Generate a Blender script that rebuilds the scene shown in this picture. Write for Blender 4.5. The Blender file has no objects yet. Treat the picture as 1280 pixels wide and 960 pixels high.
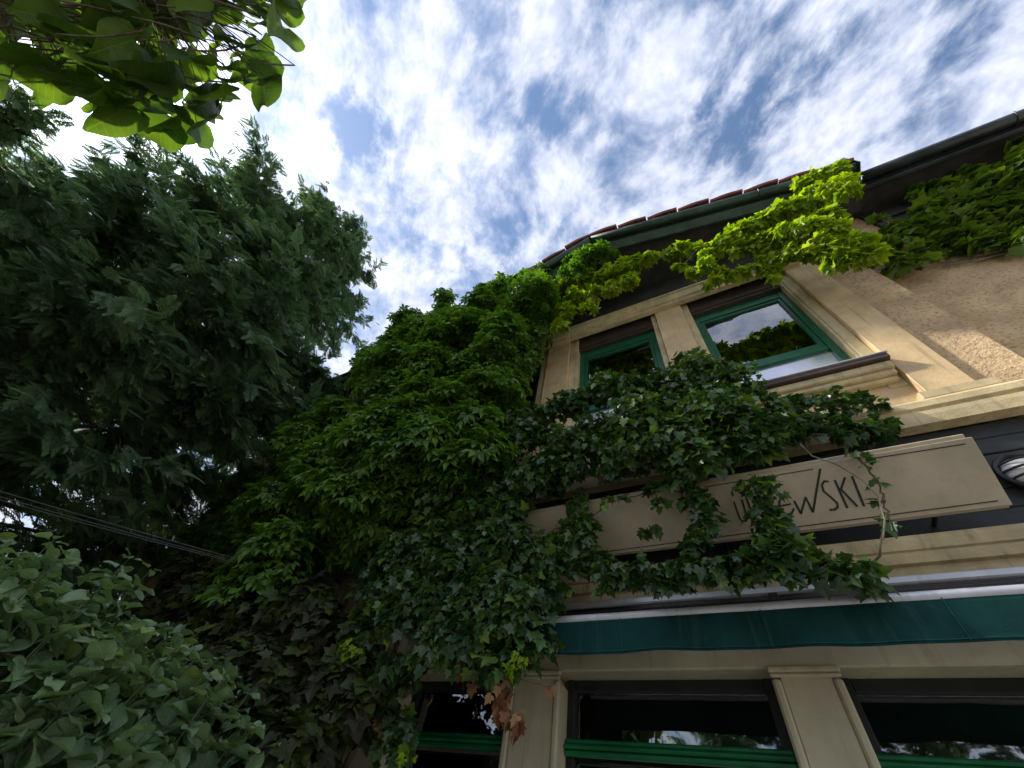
import bpy, bmesh, math, random
import numpy as np
from mathutils import Vector, Matrix

# ------------------------------------------------------------------ camera
W_, H_, F_ = 1280.0, 960.0, 499.0
def _n(v): v = np.array(v, float); return v/np.linalg.norm(v)
UPc = _n([735-640, 480-128, -F_])
Hc = _n([-580-640, 480-860, -F_])
Xc = -Hc; Xc = _n(Xc - UPc*(Xc@UPc)); Yc = np.cross(UPc, Xc)
RW = np.array([Xc, Yc, UPc])                    # camera axes -> world
CAM = np.array([0., 0., 1.6])
scn = bpy.context.scene
cam_d = bpy.data.cameras.new('camera'); cam = bpy.data.objects.new('camera', cam_d)
scn.collection.objects.link(cam); scn.camera = cam
cam_d.sensor_fit = 'HORIZONTAL'; cam_d.sensor_width = 36.0; cam_d.lens = 36.0*F_/W_
cam_d.clip_end = 3000; cam_d.clip_start = 0.05
M4 = Matrix.Identity(4)
for i in range(3):
    for j in range(3): M4[i][j] = float(RW[i, j])
    M4[i][3] = float(CAM[i])
cam.matrix_world = M4

SUN = _n([-0.655, -0.285, 0.70])                 # towards the sun
# ------------------------------------------------------------------ sky
world = bpy.data.worlds.new('World'); scn.world = world; world.use_nodes = True
nt = world.node_tree; nt.nodes.clear()
def NN(nt, typ, ins=None, **kw):
    n = nt.nodes.new(typ)
    for k, v in kw.items(): setattr(n, k, v)
    if ins:
        for k, v in ins.items():
            s = n.inputs[k]
            if isinstance(v, bpy.types.NodeSocket): nt.links.new(v, s)
            else: s.default_value = v
    return n
def MA(nt, op, a, b=None, c=None, clamp=False):
    d = {0: a}
    if b is not None: d[1] = b
    if c is not None: d[2] = c
    return NN(nt, 'ShaderNodeMath', d, operation=op, use_clamp=clamp).outputs[0]
def MIXC(nt, f, a, b, blend='MIX'):
    n = nt.nodes.new('ShaderNodeMix'); n.data_type = 'RGBA'; n.blend_type = blend
    for s, v in ((n.inputs[0], f), (n.inputs[6], a), (n.inputs[7], b)):
        if isinstance(v, bpy.types.NodeSocket): nt.links.new(v, s)
        else: s.default_value = v
    return n.outputs[2]
def SS(nt, v, lo, hi, to0=0.0, to1=1.0):
    n = NN(nt, 'ShaderNodeMapRange', {0: v, 1: lo, 2: hi, 3: to0, 4: to1}, interpolation_type='SMOOTHSTEP')
    return n.outputs[0]
SKY_STRENGTH = 0.085
tc = NN(nt, 'ShaderNodeTexCoord')
sky = NN(nt, 'ShaderNodeTexSky', sky_type='NISHITA', sun_disc=False)
sky.sun_elevation = math.asin(SUN[2]); sky.sun_rotation = math.atan2(SUN[0], SUN[1])
sky.altitude = 150; sky.air_density = 1.3; sky.dust_density = 0.3; sky.ozone_density = 2.6
sep = NN(nt, 'ShaderNodeSeparateXYZ', {0: tc.outputs['Generated']})
zz = MA(nt, 'MAXIMUM', sep.outputs[2], 0.10)
u = MA(nt, 'DIVIDE', sep.outputs[0], zz); v = MA(nt, 'DIVIDE', sep.outputs[1], zz)
uv = NN(nt, 'ShaderNodeCombineXYZ', {0: u, 1: v, 2: 0.0}).outputs[0]
# cloud streets: bands lie along one bearing of the cloud layer
a = math.radians(48)
ca, sa = math.cos(a), math.sin(a)
s_ = MA(nt, 'ADD', MA(nt, 'MULTIPLY', u, -sa), MA(nt, 'MULTIPLY', v, ca))
t_ = MA(nt, 'ADD', MA(nt, 'MULTIPLY', u, ca), MA(nt, 'MULTIPLY', v, sa))
warp = NN(nt, 'ShaderNodeTexNoise', {'Vector': uv, 'Scale': 1.7, 'Detail': 3.0})
wsep = NN(nt, 'ShaderNodeSeparateColor', {0: warp.outputs['Color']})
s2 = MA(nt, 'ADD', MA(nt, 'MULTIPLY', s_, 0.98), MA(nt, 'MULTIPLY', wsep.outputs[0], 0.20))
t2 = MA(nt, 'ADD', MA(nt, 'MULTIPLY', t_, 1.18), MA(nt, 'MULTIPLY', wsep.outputs[1], 0.26))
st = NN(nt, 'ShaderNodeCombineXYZ', {0: s2, 1: t2, 2: 3.7}).outputs[0]
nA = NN(nt, 'ShaderNodeTexNoise', {'Vector': st, 'Scale': 6.4, 'Detail': 7.0, 'Roughness': 0.55}).outputs[0]
nB = NN(nt, 'ShaderNodeTexNoise', {'Vector': st, 'Scale': 21.0, 'Detail': 6.0, 'Roughness': 0.58}).outputs[0]
dens = MA(nt, 'ADD', MA(nt, 'MULTIPLY', nA, 0.77), MA(nt, 'MULTIPLY', nB, 0.23))
# open holes in the layer, placed in cloud-layer coordinates
for (hu, hv, hr, hs) in [(-0.485, -0.165, 0.045, 0.24), (-0.075, -0.02, 0.040, 0.08), (-0.08, -0.075, 0.04, 0.05), (-0.22, -0.09, 0.05, 0.05), (0.30, 0.06, 0.07, 0.08), (0.22, 0.16, 0.05, 0.09), (0.52, 0.10, 0.08, 0.08), (-0.30, 0.30, 0.10, 0.08), (-0.38, 0.22, 0.06, 0.05)]:
    dd = NN(nt, 'ShaderNodeVectorMath', {0: NN(nt, 'ShaderNodeVectorMath', {0: uv, 1: NN(nt, 'ShaderNodeVectorMath', {0: warp.outputs['Color'], 'Scale': 0.06}, operation='SCALE').outputs[0]}, operation='ADD').outputs[0], 1: (hu+0.03, hv+0.03, 0.03)}, operation='DISTANCE').outputs['Value']
    dd = MA(nt, 'ADD', dd, MA(nt, 'MULTIPLY', MA(nt, 'SUBTRACT', nB, 0.5), hr*1.6))
    dens = MA(nt, 'SUBTRACT', dens, SS(nt, dd, hr*0.3, hr*2.1, hs, 0.0))
cov = SS(nt, dens, 0.315, 0.515)
sund = NN(nt, 'ShaderNodeVectorMath', {0: tc.outputs['Generated'], 1: tuple(SUN)}, operation='DOT_PRODUCT').outputs['Value']
sund = MA(nt, 'MAXIMUM', sund, 0.0)
glow = MA(nt, 'ADD', MA(nt, 'MULTIPLY', MA(nt, 'POWER', sund, 110.0), 2.0), MA(nt, 'MULTIPLY', MA(nt, 'POWER', sund, 6.0), 0.17))
thick = SS(nt, dens, 0.43, 0.66)
shade = MA(nt, 'ADD', MA(nt, 'MULTIPLY', SS(nt, nB, 0.3, 0.7), 0.42), MA(nt, 'MULTIPLY', thick, 0.58))
ccol = MIXC(nt, shade, (0.40, 0.47, 0.66, 1), (0.82, 0.85, 0.93, 1))
ccol = MIXC(nt, 1.0, ccol, NN(nt, 'ShaderNodeCombineXYZ', {0: MA(nt, 'ADD', glow, 0.60), 1: MA(nt, 'ADD', glow, 0.60), 2: MA(nt, 'ADD', glow, 0.60)}).outputs[0], 'MULTIPLY')
skyc = NN(nt, 'ShaderNodeVectorMath', {0: sky.outputs[0], 'Scale': SKY_STRENGTH}, operation='SCALE').outputs[0]
# the layer thins out to plain sky below the horizon line
mixc = MIXC(nt, cov, skyc, ccol)
bg = NN(nt, 'ShaderNodeBackground', {0: mixc, 1: 1.0})
wo = NN(nt, 'ShaderNodeOutputWorld', {0: bg.outputs[0]})
world.cycles.sampling_method = 'MANUAL'; world.cycles.sample_map_resolution = 512

sun_d = bpy.data.lights.new('sun', 'SUN'); sun_o = bpy.data.objects.new('sun', sun_d)
scn.collection.objects.link(sun_o)
sun_d.energy = 3.2; sun_d.angle = math.radians(3.0); sun_d.color = (1.0, 0.95, 0.86)
sun_o.rotation_euler = Vector(tuple(SUN)).to_track_quat('Z', 'Y').to_euler(); sun_o.location = (-20, -8, 30)
scn.view_settings.view_transform = 'Standard'; scn.view_settings.look = 'None'
scn.view_settings.exposure = 1.08; scn.view_settings.gamma = 1.0; scn.view_settings.use_curve_mapping = False
scn.render.engine = 'CYCLES'
scn.cycles.max_bounces = 7; scn.cycles.transparent_max_bounces = 8; scn.cycles.diffuse_bounces = 3

rng = np.random.default_rng(11); random.seed(11)
COL = scn.collection
# ------------------------------------------------------------------ pixel helpers
def ray(px, py): return _n(RW@np.array([px-640., 480.-py, -F_]))
def onY(px, py, y): d = ray(px, py); return CAM + d*(y/d[1])
def at_dist(px, py, r): return CAM + ray(px, py)*r
def on_plane(px, py, p0, n):
    d = ray(px, py); return CAM + d*(((p0-CAM)@n)/(d@n))

# ------------------------------------------------------------------ materials
def new_mat(name):
    m = bpy.data.materials.new(name); m.use_nodes = True; m.node_tree.nodes.clear(); return m
def surface(name, col, rough=0.6, var=0.12, scale=6.0, bump=0.0, bscale=60.0, metal=0.0, spec=0.5, streak=0.0, dirt=None, bdetail=5.0):
    m = new_mat(name); t = m.node_tree
    co = NN(t, 'ShaderNodeTexCoord').outputs['Object']
    n1 = NN(t, 'ShaderNodeTexNoise', {'Vector': co, 'Scale': scale, 'Detail': 6.0, 'Roughness': 0.6}).outputs[0]
    c1 = tuple(max(0, x*(1-var*1.6)) for x in col[:3])+(1,); c2 = tuple(min(1, x*(1+var)) for x in col[:3])+(1,)
    c = MIXC(t, SS(t, n1, 0.3, 0.7), c1, c2)
    if streak:
        mp = NN(t, 'ShaderNodeMapping', {0: co, 3: (14.0, 14.0, 0.9)}).outputs[0]
        n2 = NN(t, 'ShaderNodeTexNoise', {'Vector': mp, 'Scale': 1.6, 'Detail': 5.0}).outputs[0]
        c = MIXC(t, SS(t, n2, 0.52, 0.78, 0.0, streak), c, dirt or (col[0]*.35, col[1]*.36, col[2]*.33, 1))
    p = NN(t, 'ShaderNodeBsdfPrincipled', {'Base Color': c, 'Roughness': rough, 'Metallic': metal, 'Specular IOR Level': spec})
    n3 = NN(t, 'ShaderNodeTexNoise', {'Vector': co, 'Scale': bscale, 'Detail': bdetail, 'Roughness': 0.65}).outputs[0]
    if bump > 1 and 'stucco' in name:  # shade in the roughcast pits is painted into the base colour
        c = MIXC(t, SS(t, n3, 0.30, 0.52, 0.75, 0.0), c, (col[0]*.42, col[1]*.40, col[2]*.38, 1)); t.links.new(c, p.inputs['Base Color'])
    if bump:
        b = NN(t, 'ShaderNodeBump', {'Strength': min(1, bump), 'Distance': 0.012*max(1, bump), 'Height': n3})
        t.links.new(b.outputs[0], p.inputs['Normal'])
    t.links.new(SS(t, n3, 0.2, 0.8, max(0, rough-.08), min(1, rough+.1)), p.inputs['Roughness'])
    NN(t, 'ShaderNodeOutputMaterial', {0: p.outputs[0]})
    return m
def leafmat(name, ramp, trans=0.35, rough=0.4, spec=0.35, tcol=None, veins=False):
    m = new_mat(name); t = m.node_tree
    g = NN(t, 'ShaderNodeNewGeometry'); oi = NN(t, 'ShaderNodeObjectInfo')
    r = MA(t, 'FRACT', MA(t, 'ADD', g.outputs['Random Per Island'], oi.outputs['Random']))
    cr = NN(t, 'ShaderNodeValToRGB', {0: r}); el = cr.color_ramp.elements
    while len(el) < len(ramp): el.new(0.5)
    for e, (p, c) in zip(el, ramp): e.position = p; e.color = tuple(c)+(1,)
    co = NN(t, 'ShaderNodeTexCoord').outputs['Object']
    n1 = NN(t, 'ShaderNodeTexNoise', {'Vector': co, 'Scale': 1.4, 'Detail': 3.0}).outputs[0]
    hs = NN(t, 'ShaderNodeHueSaturation', {'Color': cr.outputs[0], 'Value': SS(t, n1, 0.3, 0.7, 0.78, 1.2), 'Hue': SS(t, n1, 0.3, 0.7, 0.512, 0.492)}).outputs[0]
    bmp = None
    if veins:                                           # leaf-local coordinates: midrib and side veins
        sp = NN(t, 'ShaderNodeSeparateXYZ', {0: co}); ax = MA(t, 'ABSOLUTE', sp.outputs[0])
        vv = MA(t, 'ABSOLUTE', MA(t, 'SUBTRACT', MA(t, 'FRACT', MA(t, 'MULTIPLY', MA(t, 'SUBTRACT', sp.outputs[1], MA(t, 'MULTIPLY', ax, 0.75)), 7.0)), 0.5))
        ve = MA(t, 'MAXIMUM', SS(t, ax, 0.006, 0.022, 1.0, 0.0), MA(t, 'MULTIPLY', SS(t, vv, 0.02, 0.11, 1.0, 0.0), 0.6))
        n9 = NN(t, 'ShaderNodeTexNoise', {'Vector': co, 'Scale': 9.0, 'Detail': 4.0}).outputs[0]
        hs = MIXC(t, MA(t, 'MULTIPLY', ve, 0.45), hs, MIXC(t, 1.0, hs, (1.9, 1.7, 1.6, 1), 'MULTIPLY'))
        hs = MIXC(t, SS(t, n9, 0.58, 0.75, 0.0, 0.45), hs, MIXC(t, 1.0, hs, (0.75, 0.62, 0.5, 1), 'MULTIPLY'))
        bmp = NN(t, 'ShaderNodeBump', {'Strength': 0.5, 'Distance': 0.01, 'Height': MA(t, 'SUBTRACT', n9, ve)}).outputs[0]
    p = NN(t, 'ShaderNodeBsdfPrincipled', {'Base Color': hs, 'Roughness': rough, 'Specular IOR Level': spec})
    if bmp: t.links.new(bmp, p.inputs['Normal'])
    tr = NN(t, 'ShaderNodeBsdfTranslucent', {0: MIXC(t, 1.0, hs, tcol or (1.25, 1.35, 0.45, 1), 'MULTIPLY')})
    mx = NN(t, 'ShaderNodeMixShader', {0: trans, 1: p.outputs[0], 2: tr.outputs[0]})
    NN(t, 'ShaderNodeOutputMaterial', {0: mx.outputs[0]})
    return m
MT = {}
MT['cream'] = surface('cream_paint', (0.70, 0.50, 0.26), 0.6, 0.14, 3.0, 0.35, 70, streak=0.55)
MT['cream2'] = surface('cream_moulding', (0.64, 0.51, 0.28), 0.6, 0.16, 4.0, 0.3, 70, streak=0.6)
MT['lowcream'] = surface('pale_cream_paint', (0.60, 0.53, 0.35), 0.55, 0.10, 3.0, 0.15, 70, streak=0.35)
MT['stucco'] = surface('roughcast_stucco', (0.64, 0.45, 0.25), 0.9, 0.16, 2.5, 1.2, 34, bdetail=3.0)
MT['dark'] = surface('dark_painted_board', (0.018, 0.022, 0.02), 0.55, 0.3, 5.0, 0.2, 60)
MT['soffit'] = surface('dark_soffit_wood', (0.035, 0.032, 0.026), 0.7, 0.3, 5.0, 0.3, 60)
MT['lintel_shade'] = surface('shaded_lintel', (0.06, 0.038, 0.025), 0.65, 0.2, 6.0, 0.2, 60)  # dark brown puts the shade under the window head into the colour
MT['green'] = surface('green_frame_paint', (0.008, 0.125, 0.055), 0.35, 0.15, 6.0, 0.1, 60, streak=0.3)
MT['lowgreen'] = surface('bottle_green_paint', (0.006, 0.17, 0.05), 0.35, 0.2, 6.0, 0.1, 60, streak=0.4)
MT['gutter'] = surface('green_gutter_metal', (0.045, 0.085, 0.065), 0.4, 0.25, 4.0, 0.1, 40, metal=0.3)
MT['gutter2'] = surface('grey_gutter_metal', (0.055, 0.065, 0.07), 0.35, 0.25, 4.0, 0.1, 40, metal=0.5)
MT['tile'] = surface('red_roof_tile', (0.34, 0.10, 0.075), 0.75, 0.35, 5.0, 0.5, 50)
MT['sign'] = surface('sign_board', (0.52, 0.43, 0.295), 0.5, 0.10, 3.0, 0.1, 60, streak=0.22, dirt=(0.22, 0.23, 0.15, 1))
MT['signink'] = surface('sign_letter_paint', (0.012, 0.02, 0.012), 0.5, 0.2)
MT['alu'] = surface('pale_awning_metal', (0.66, 0.66, 0.70), 0.35, 0.08, 6.0, 0.05, 60, metal=0.2, streak=0.3)
MT['fabric'] = surface('teal_awning_cloth', (0.003, 0.085, 0.075), 0.75, 0.25, 3.0, 0.3, 180, streak=0.55, dirt=(0.02, 0.16, 0.14, 1))
MT['black'] = surface('black_metal', (0.012, 0.012, 0.013), 0.4, 0.2)
MT['opal'] = surface('opal_glass', (0.75, 0.75, 0.73), 0.25, 0.03)
MT['zinc'] = surface('zinc_flashing', (0.62, 0.60, 0.62), 0.35, 0.1, 6.0, 0.05, 60, metal=0.3)
MT['sillwood'] = surface('dark_sill', (0.06, 0.035, 0.03), 0.55, 0.2)
MT['room'] = surface('room_plaster', (0.16, 0.145, 0.13), 0.9, 0.1)
MT['ground'] = surface('paving', (0.30, 0.285, 0.26), 0.85, 0.25, 0.8, 0.5, 30)
MT['bark'] = surface('bark', (0.085, 0.06, 0.042), 0.9, 0.35, 8.0, 2.0, 22)
MT['stem'] = surface('vine_stem', (0.16, 0.115, 0.07), 0.85, 0.3, 12.0, 0.8, 40)
MT['greystem'] = surface('pale_vine_stem', (0.26, 0.22, 0.16), 0.85, 0.3, 12.0, 0.8, 40)
MT['greenstem'] = surface('green_stem', (0.09, 0.13, 0.05), 0.7, 0.3, 12.0)
MT['cable'] = surface('grey_cable', (0.10, 0.10, 0.10), 0.45, 0.1)
MT['postwood'] = surface('weathered_post', (0.16, 0.12, 0.085), 0.85, 0.3, 6.0, 1.0, 30)
def glassmat():
    m = new_mat('window_glass'); t = m.node_tree
    fr = NN(t, 'ShaderNodeFresnel', {0: 1.85}).outputs[0]
    co = NN(t, 'ShaderNodeTexCoord').outputs['Object']
    n = NN(t, 'ShaderNodeTexNoise', {'Vector': co, 'Scale': 2.2, 'Detail': 2.0}).outputs[0]
    b = NN(t, 'ShaderNodeBump', {'Strength': 0.25, 'Distance': 0.01, 'Height': n})
    gl = NN(t, 'ShaderNodeBsdfGlossy', {0: (0.95, 0.97, 1, 1), 1: 0.015, 'Normal': b.outputs[0]})
    tr = NN(t, 'ShaderNodeBsdfTransparent', {0: (0.55, 0.6, 0.57, 1)})
    mx = NN(t, 'ShaderNodeMixShader', {0: MA(t, 'MULTIPLY_ADD', fr, 1.9, 0.05, True), 1: tr.outputs[0], 2: gl.outputs[0]})
    NN(t, 'ShaderNodeOutputMaterial', {0: mx.outputs[0]}); return m
MT['glass'] = glassmat()
def filmmat():
    m = new_mat('mirror_film_glass'); t = m.node_tree
    co = NN(t, 'ShaderNodeTexCoord').outputs['Object']
    n = NN(t, 'ShaderNodeTexNoise', {'Vector': co, 'Scale': 3.0, 'Detail': 4.0}).outputs[0]
    c = MIXC(t, SS(t, n, .3, .7), (0.70, 0.71, 0.80, 1), (0.84, 0.85, 0.92, 1))
    p = NN(t, 'ShaderNodeBsdfPrincipled', {'Base Color': c, 'Metallic': 0.85, 'Roughness': 0.22})
    NN(t, 'ShaderNodeOutputMaterial', {0: p.outputs[0]}); return m
MT['film'] = filmmat()

LM = {}
LM['creeper'] = leafmat('creeper_leaf', [(0, (0.06, 0.135, 0.024)), (0.5, (0.105, 0.215, 0.03)), (1, (0.17, 0.31, 0.04))], 0.38, 0.45)
LM['lime'] = leafmat('young_creeper_leaf', [(0, (0.13, 0.22, 0.012)), (0.45, (0.28, 0.40, 0.018)), (1, (0.44, 0.54, 0.03))], 0.46, 0.45, 0.3)
LM['wallcreeper'] = leafmat('wall_creeper_leaf', [(0, (0.07, 0.12, 0.018)), (0.6, (0.12, 0.20, 0.026)), (1, (0.20, 0.30, 0.035))], 0.35, 0.45)
LM['ivy'] = leafmat('ivy_leaf', [(0, (0.035, 0.075, 0.026)), (0.55, (0.062, 0.13, 0.034)), (0.9, (0.10, 0.19, 0.04)), (1, (0.20, 0.30, 0.04))], 0.26, 0.30, 0.5)
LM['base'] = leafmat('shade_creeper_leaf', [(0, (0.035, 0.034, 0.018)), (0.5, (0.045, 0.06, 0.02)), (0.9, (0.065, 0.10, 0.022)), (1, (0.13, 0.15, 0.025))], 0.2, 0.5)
LM['dead'] = leafmat('withered_leaf', [(0, (0.20, 0.085, 0.04)), (0.6, (0.32, 0.15, 0.075)), (1, (0.42, 0.25, 0.12))], 0.15, 0.8, 0.1, (1, .8, .6, 1))
SHR = [(0, (0.14, 0.235, 0.115)), (0.6, (0.21, 0.325, 0.16)), (0.93, (0.27, 0.38, 0.20)), (1, (0.27, 0.34, 0.07))]
LM['shrub'] = leafmat('shrub_leaf', SHR, 0.25, 0.45, 0.5)
LM['shrub_v'] = leafmat('veined_shrub_leaf', SHR, 0.25, 0.45, 0.5, veins=True)
CAT = [(0, (0.06, 0.115, 0.028)), (0.5, (0.11, 0.19, 0.034)), (1, (0.19, 0.30, 0.04))]
LM['catalpa'] = leafmat('broad_tree_leaf', CAT, 0.5, 0.4, 0.35)
LM['catalpa_v'] = leafmat('veined_broad_leaf', CAT, 0.5, 0.4, 0.35, veins=True)
LM['conifer'] = leafmat('conifer_spray', [(0, (0.085, 0.165, 0.085)), (0.6, (0.125, 0.215, 0.10)), (1, (0.19, 0.27, 0.10))], 0.42, 0.55, 0.25, (1.15, 1.2, 0.85, 1))

# ------------------------------------------------------------------ object helpers
def tag(o, label=None, cat=None, group=None, kind=None):
    if label: o['label'] = label
    if cat: o['category'] = cat
    if group: o['group'] = group
    if kind: o['kind'] = kind
    return o
def empty(name, loc, label=None, cat=None, group=None):
    o = bpy.data.objects.new(name, None); o.location = loc; o.empty_display_size = 0.1; COL.objects.link(o)
    return tag(o, label, cat, group)
def link(name, me, parent=None, mw=None):
    o = bpy.data.objects.new(name, me); COL.objects.link(o)
    if parent is not None:
        o.parent = parent
        base = WM.get(parent.name, Matrix.Translation(parent.location) if parent.type == 'EMPTY' else Matrix.Identity(4))
        o.matrix_parent_inverse = base.inverted()
    if mw is not None: o.matrix_basis = mw
    WM[o.name] = mw if mw is not None else Matrix.Identity(4)
    return o
WM = {}
def from_bm(name, bm, mat, parent=None, smooth=False):
    me = bpy.data.meshes.new(name); bm.normal_update(); bm.to_mesh(me); bm.free()
    me.materials.append(mat)
    if smooth: me.polygons.foreach_set('use_smooth', [True]*len(me.polygons))
    return link(name, me, parent)
def add_box(bm, x0, x1, y0, y1, z0, z1, bev=0.004):
    r = bmesh.ops.create_cube(bm, size=1.0); vs = r['verts']
    for v in vs:
        v.co.x = x0 if v.co.x < 0 else x1; v.co.y = y0 if v.co.y < 0 else y1; v.co.z = z0 if v.co.z < 0 else z1
    if bev:
        es = list({e for v in vs for e in v.link_edges})
        bmesh.ops.bevel(bm, geom=es, offset=bev, segments=1, affect='EDGES', profile=0.5)
def boxes(name, mat, parent, *bs, bev=0.004):
    bm = bmesh.new()
    for b in bs: add_box(bm, *b, bev=bev)
    return from_bm(name, bm, mat, parent)
def sweep(name, mat, parent, prof, path, smooth=False, closed=True):
    """profile (offset out of wall, z) swept along a plan polyline; outward is to the right-hand normal given per point"""
    bm = bmesh.new(); rings = []
    for (x, y, nx, ny) in path:
        rings.append([bm.verts.new((x+nx*o, y+ny*o, z)) for (o, z) in prof])
    k = len(prof)
    for a_, b_ in zip(rings[:-1], rings[1:]):
        for i in range(k if closed else k-1):
            j = (i+1) % k; bm.faces.new((a_[i], a_[j], b_[j], b_[i]))
    if closed:
        bm.faces.new(rings[0]); bm.faces.new(list(reversed(rings[-1])))
    bmesh.ops.recalc_face_normals(bm, faces=bm.faces)
    return from_bm(name, bm, mat, parent, smooth)
def tube_np(pts, rads, k=6):
    pts = np.array(pts, float); n = len(pts)
    tang = np.gradient(pts, axis=0); tang /= np.linalg.norm(tang, axis=1)[:, None]+1e-9
    ref = np.array([0, 0, 1.]) if abs(tang[0][2]) < .9 else np.array([1., 0, 0])
    V = []; 
    for p, t, r in zip(pts, tang, rads):
        a_ = np.cross(t, ref); l = np.linalg.norm(a_)
        if l < 1e-3: a_ = np.cross(t, [0.3, 1, 0.1]); l = np.linalg.norm(a_)
        a_ /= l; b_ = np.cross(t, a_)
        for i in range(k):
            th = 2*math.pi*i/k; V.append(p + r*(math.cos(th)*a_+math.sin(th)*b_))
    Fq = []
    for i in range(n-1):
        for j in range(k):
            Fq.append((i*k+j, i*k+(j+1) % k, (i+1)*k+(j+1) % k, (i+1)*k+j))
    return V, Fq
def tubes(name, mat, parent, lst, k=6):
    V = []; Fq = []
    for pts, rads in lst:
        v, f = tube_np(pts, rads, k); o = len(V); V += v; Fq += [tuple(i+o for i in q) for q in f]
    me = bpy.data.meshes.new(name); me.from_pydata([tuple(v) for v in V], [], Fq); me.materials.append(mat)
    me.polygons.foreach_set('use_smooth', [True]*len(me.polygons))
    return link(name, me, parent)

# ---- leaf templates: (verts, polys); base at origin, tip along +Y, normal +Z, length 1
def T_lobed(lobes, fold=0.12, droop=0.25):
    """one blade as a fan from the stalk point; lobes = outline of (x,y) on the right, tip last"""
    out = [(0, 0)] + lobes + [(-x, y) for x, y in reversed(lobes[:-1])]
    V = [(0, 0.30, -0.02)]
    for x, y in out: V.append((x, y, abs(x)*fold - droop*(y*y)*0.35 - droop*x*x*.4))
    n = len(out); Fc = [(0, 1+i, 1+(i+1) % n) for i in range(n)]
    return np.array(V, float), Fc
T_ivy = T_lobed([(0.20, -0.16), (0.44, -0.02), (0.34, 0.20), (0.56, 0.42), (0.26, 0.48), (0.17, 0.70), (0, 1.0)], 0.16, 0.35)
T_ivy2 = T_lobed([(0.24, -0.12), (0.46, 0.10), (0.30, 0.26), (0.42, 0.52), (0.22, 0.56), (0, 0.95)], 0.05, 0.6)
T_boston = T_lobed([(0.22, -0.14), (0.45, 0.0), (0.48, 0.22), (0.62, 0.52), (0.40, 0.50), (0.30, 0.58), (0.20, 0.78), (0, 1.0)], 0.14, 0.5)
def T_palm():
    V = []; Fc = []
    for ang, L, w in ((0, 1.0, .20), (48, .86, .18), (-48, .86, .18), (100, .62, .14), (-100, .62, .14)):
        c, s = math.cos(math.radians(ang)), math.sin(math.radians(ang)); o = len(V)
        for x, y, z in ((0, .04, 0), (w*.75, .38*L, .05), (w, .62*L, .02), (0, L, -.22*L), (-w, .62*L, .02), (-w*.75, .38*L, .05), (0, .5*L, -.03)):
            V.append((c*x+s*y, -s*x+c*y, z-.02))
        Fc += [(o, o+1, o+6), (o+1, o+2, o+6), (o+2, o+3, o+6), (o+6, o+3, o+4), (o+6, o+4, o+5), (o, o+6, o+5)]
    return np.array(V, float), Fc
T_pal = T_palm()
def T_heart(w=0.42, curl=0.3, cup=0.25, tip=0.9, wav=0.0):
    ys = [0.0, 0.06, 0.16, 0.28, 0.40, 0.52, 0.64, 0.75, 0.85, 0.92, 1.0]; hw = [0.10, .66, .92, 1.0, .98, .90, .76, .56, .33, .15, 0.0]
    V = []; Fc = []
    for i, (y, h) in enumerate(zip(ys, hw)):
        h *= w; yy = y - (0.09 if i == 1 else 0.03 if i == 2 else 0.0)
        z0 = -curl*y*y*.5
        for sx in (-1, -.5, 0, .5, 1):
            V.append((sx*h, yy if abs(sx) > .4 else y, z0 + cup*abs(sx*h)**1.1 + wav*math.sin(7*y+2*sx)*abs(sx)*.06 - (0.02 if sx == 0 else 0)))
    for i in range(len(ys)-1):
        for j in range(4): a_ = i*5+j; Fc.append((a_, a_+1, a_+6, a_+5))
    return np.array(V, float), Fc
T_h1 = T_heart(0.43, 0.35, 0.25, wav=1.0); T_h2 = T_heart(0.36, 0.75, 0.10, wav=1.6); T_h3 = T_heart(0.42, 0.15, 0.45, wav=-1.2)
def T_spray(seed):
    r = np.random.default_rng(seed); V = []; Fc = []
    def kite(p, d, L, w):
        d = d/np.linalg.norm(d); s = np.array([d[1], -d[0]]); o = len(V)
        z = lambda q: -0.30*(q[0]**2+q[1]**2)*.8 + abs(q[0])*-.15
        for q in (p, p+d*L*.45+s*w, p+d*L, p+d*L*.45-s*w): V.append((q[0], q[1], z(q)))
        Fc.append((o, o+1, o+2, o+3))
    kite(np.array([0., 0.]), np.array([0., 1.]), 1.0, .018)
    for i in range(9):
        y = .10+.095*i; L = (.50-.30*(i/9.0))*(0.8+.4*r.random())
        for sg in (-1, 1):
            d = np.array([sg*.75, .72+.2*r.random()]); p = np.array([0, y+.03*sg])
            kite(p, d, L, .030)
            dn = d/np.linalg.norm(d)
            for q in (.35, .62):
                kite(p+dn*L*q, np.array([d[0]*.35, d[1]+.3]), L*.42, .026)
                if i < 6: kite(p+dn*L*q, np.array([d[0]+.5*sg, d[1]*.2]), L*.34, .024)
    return np.array(V, float), Fc
def frames(N, T):
    N = N/(np.linalg.norm(N, axis=1)[:, None]+1e-9)
    T = T - N*np.sum(N*T, axis=1)[:, None]
    l = np.linalg.norm(T, axis=1); bad = l < 1e-3
    T[bad] = np.cross(N[bad], [1, .2, .1]); T /= np.linalg.norm(T, axis=1)[:, None]+1e-9
    S = np.cross(T, N)
    return np.stack([S, T, N], axis=2)          # columns
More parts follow.
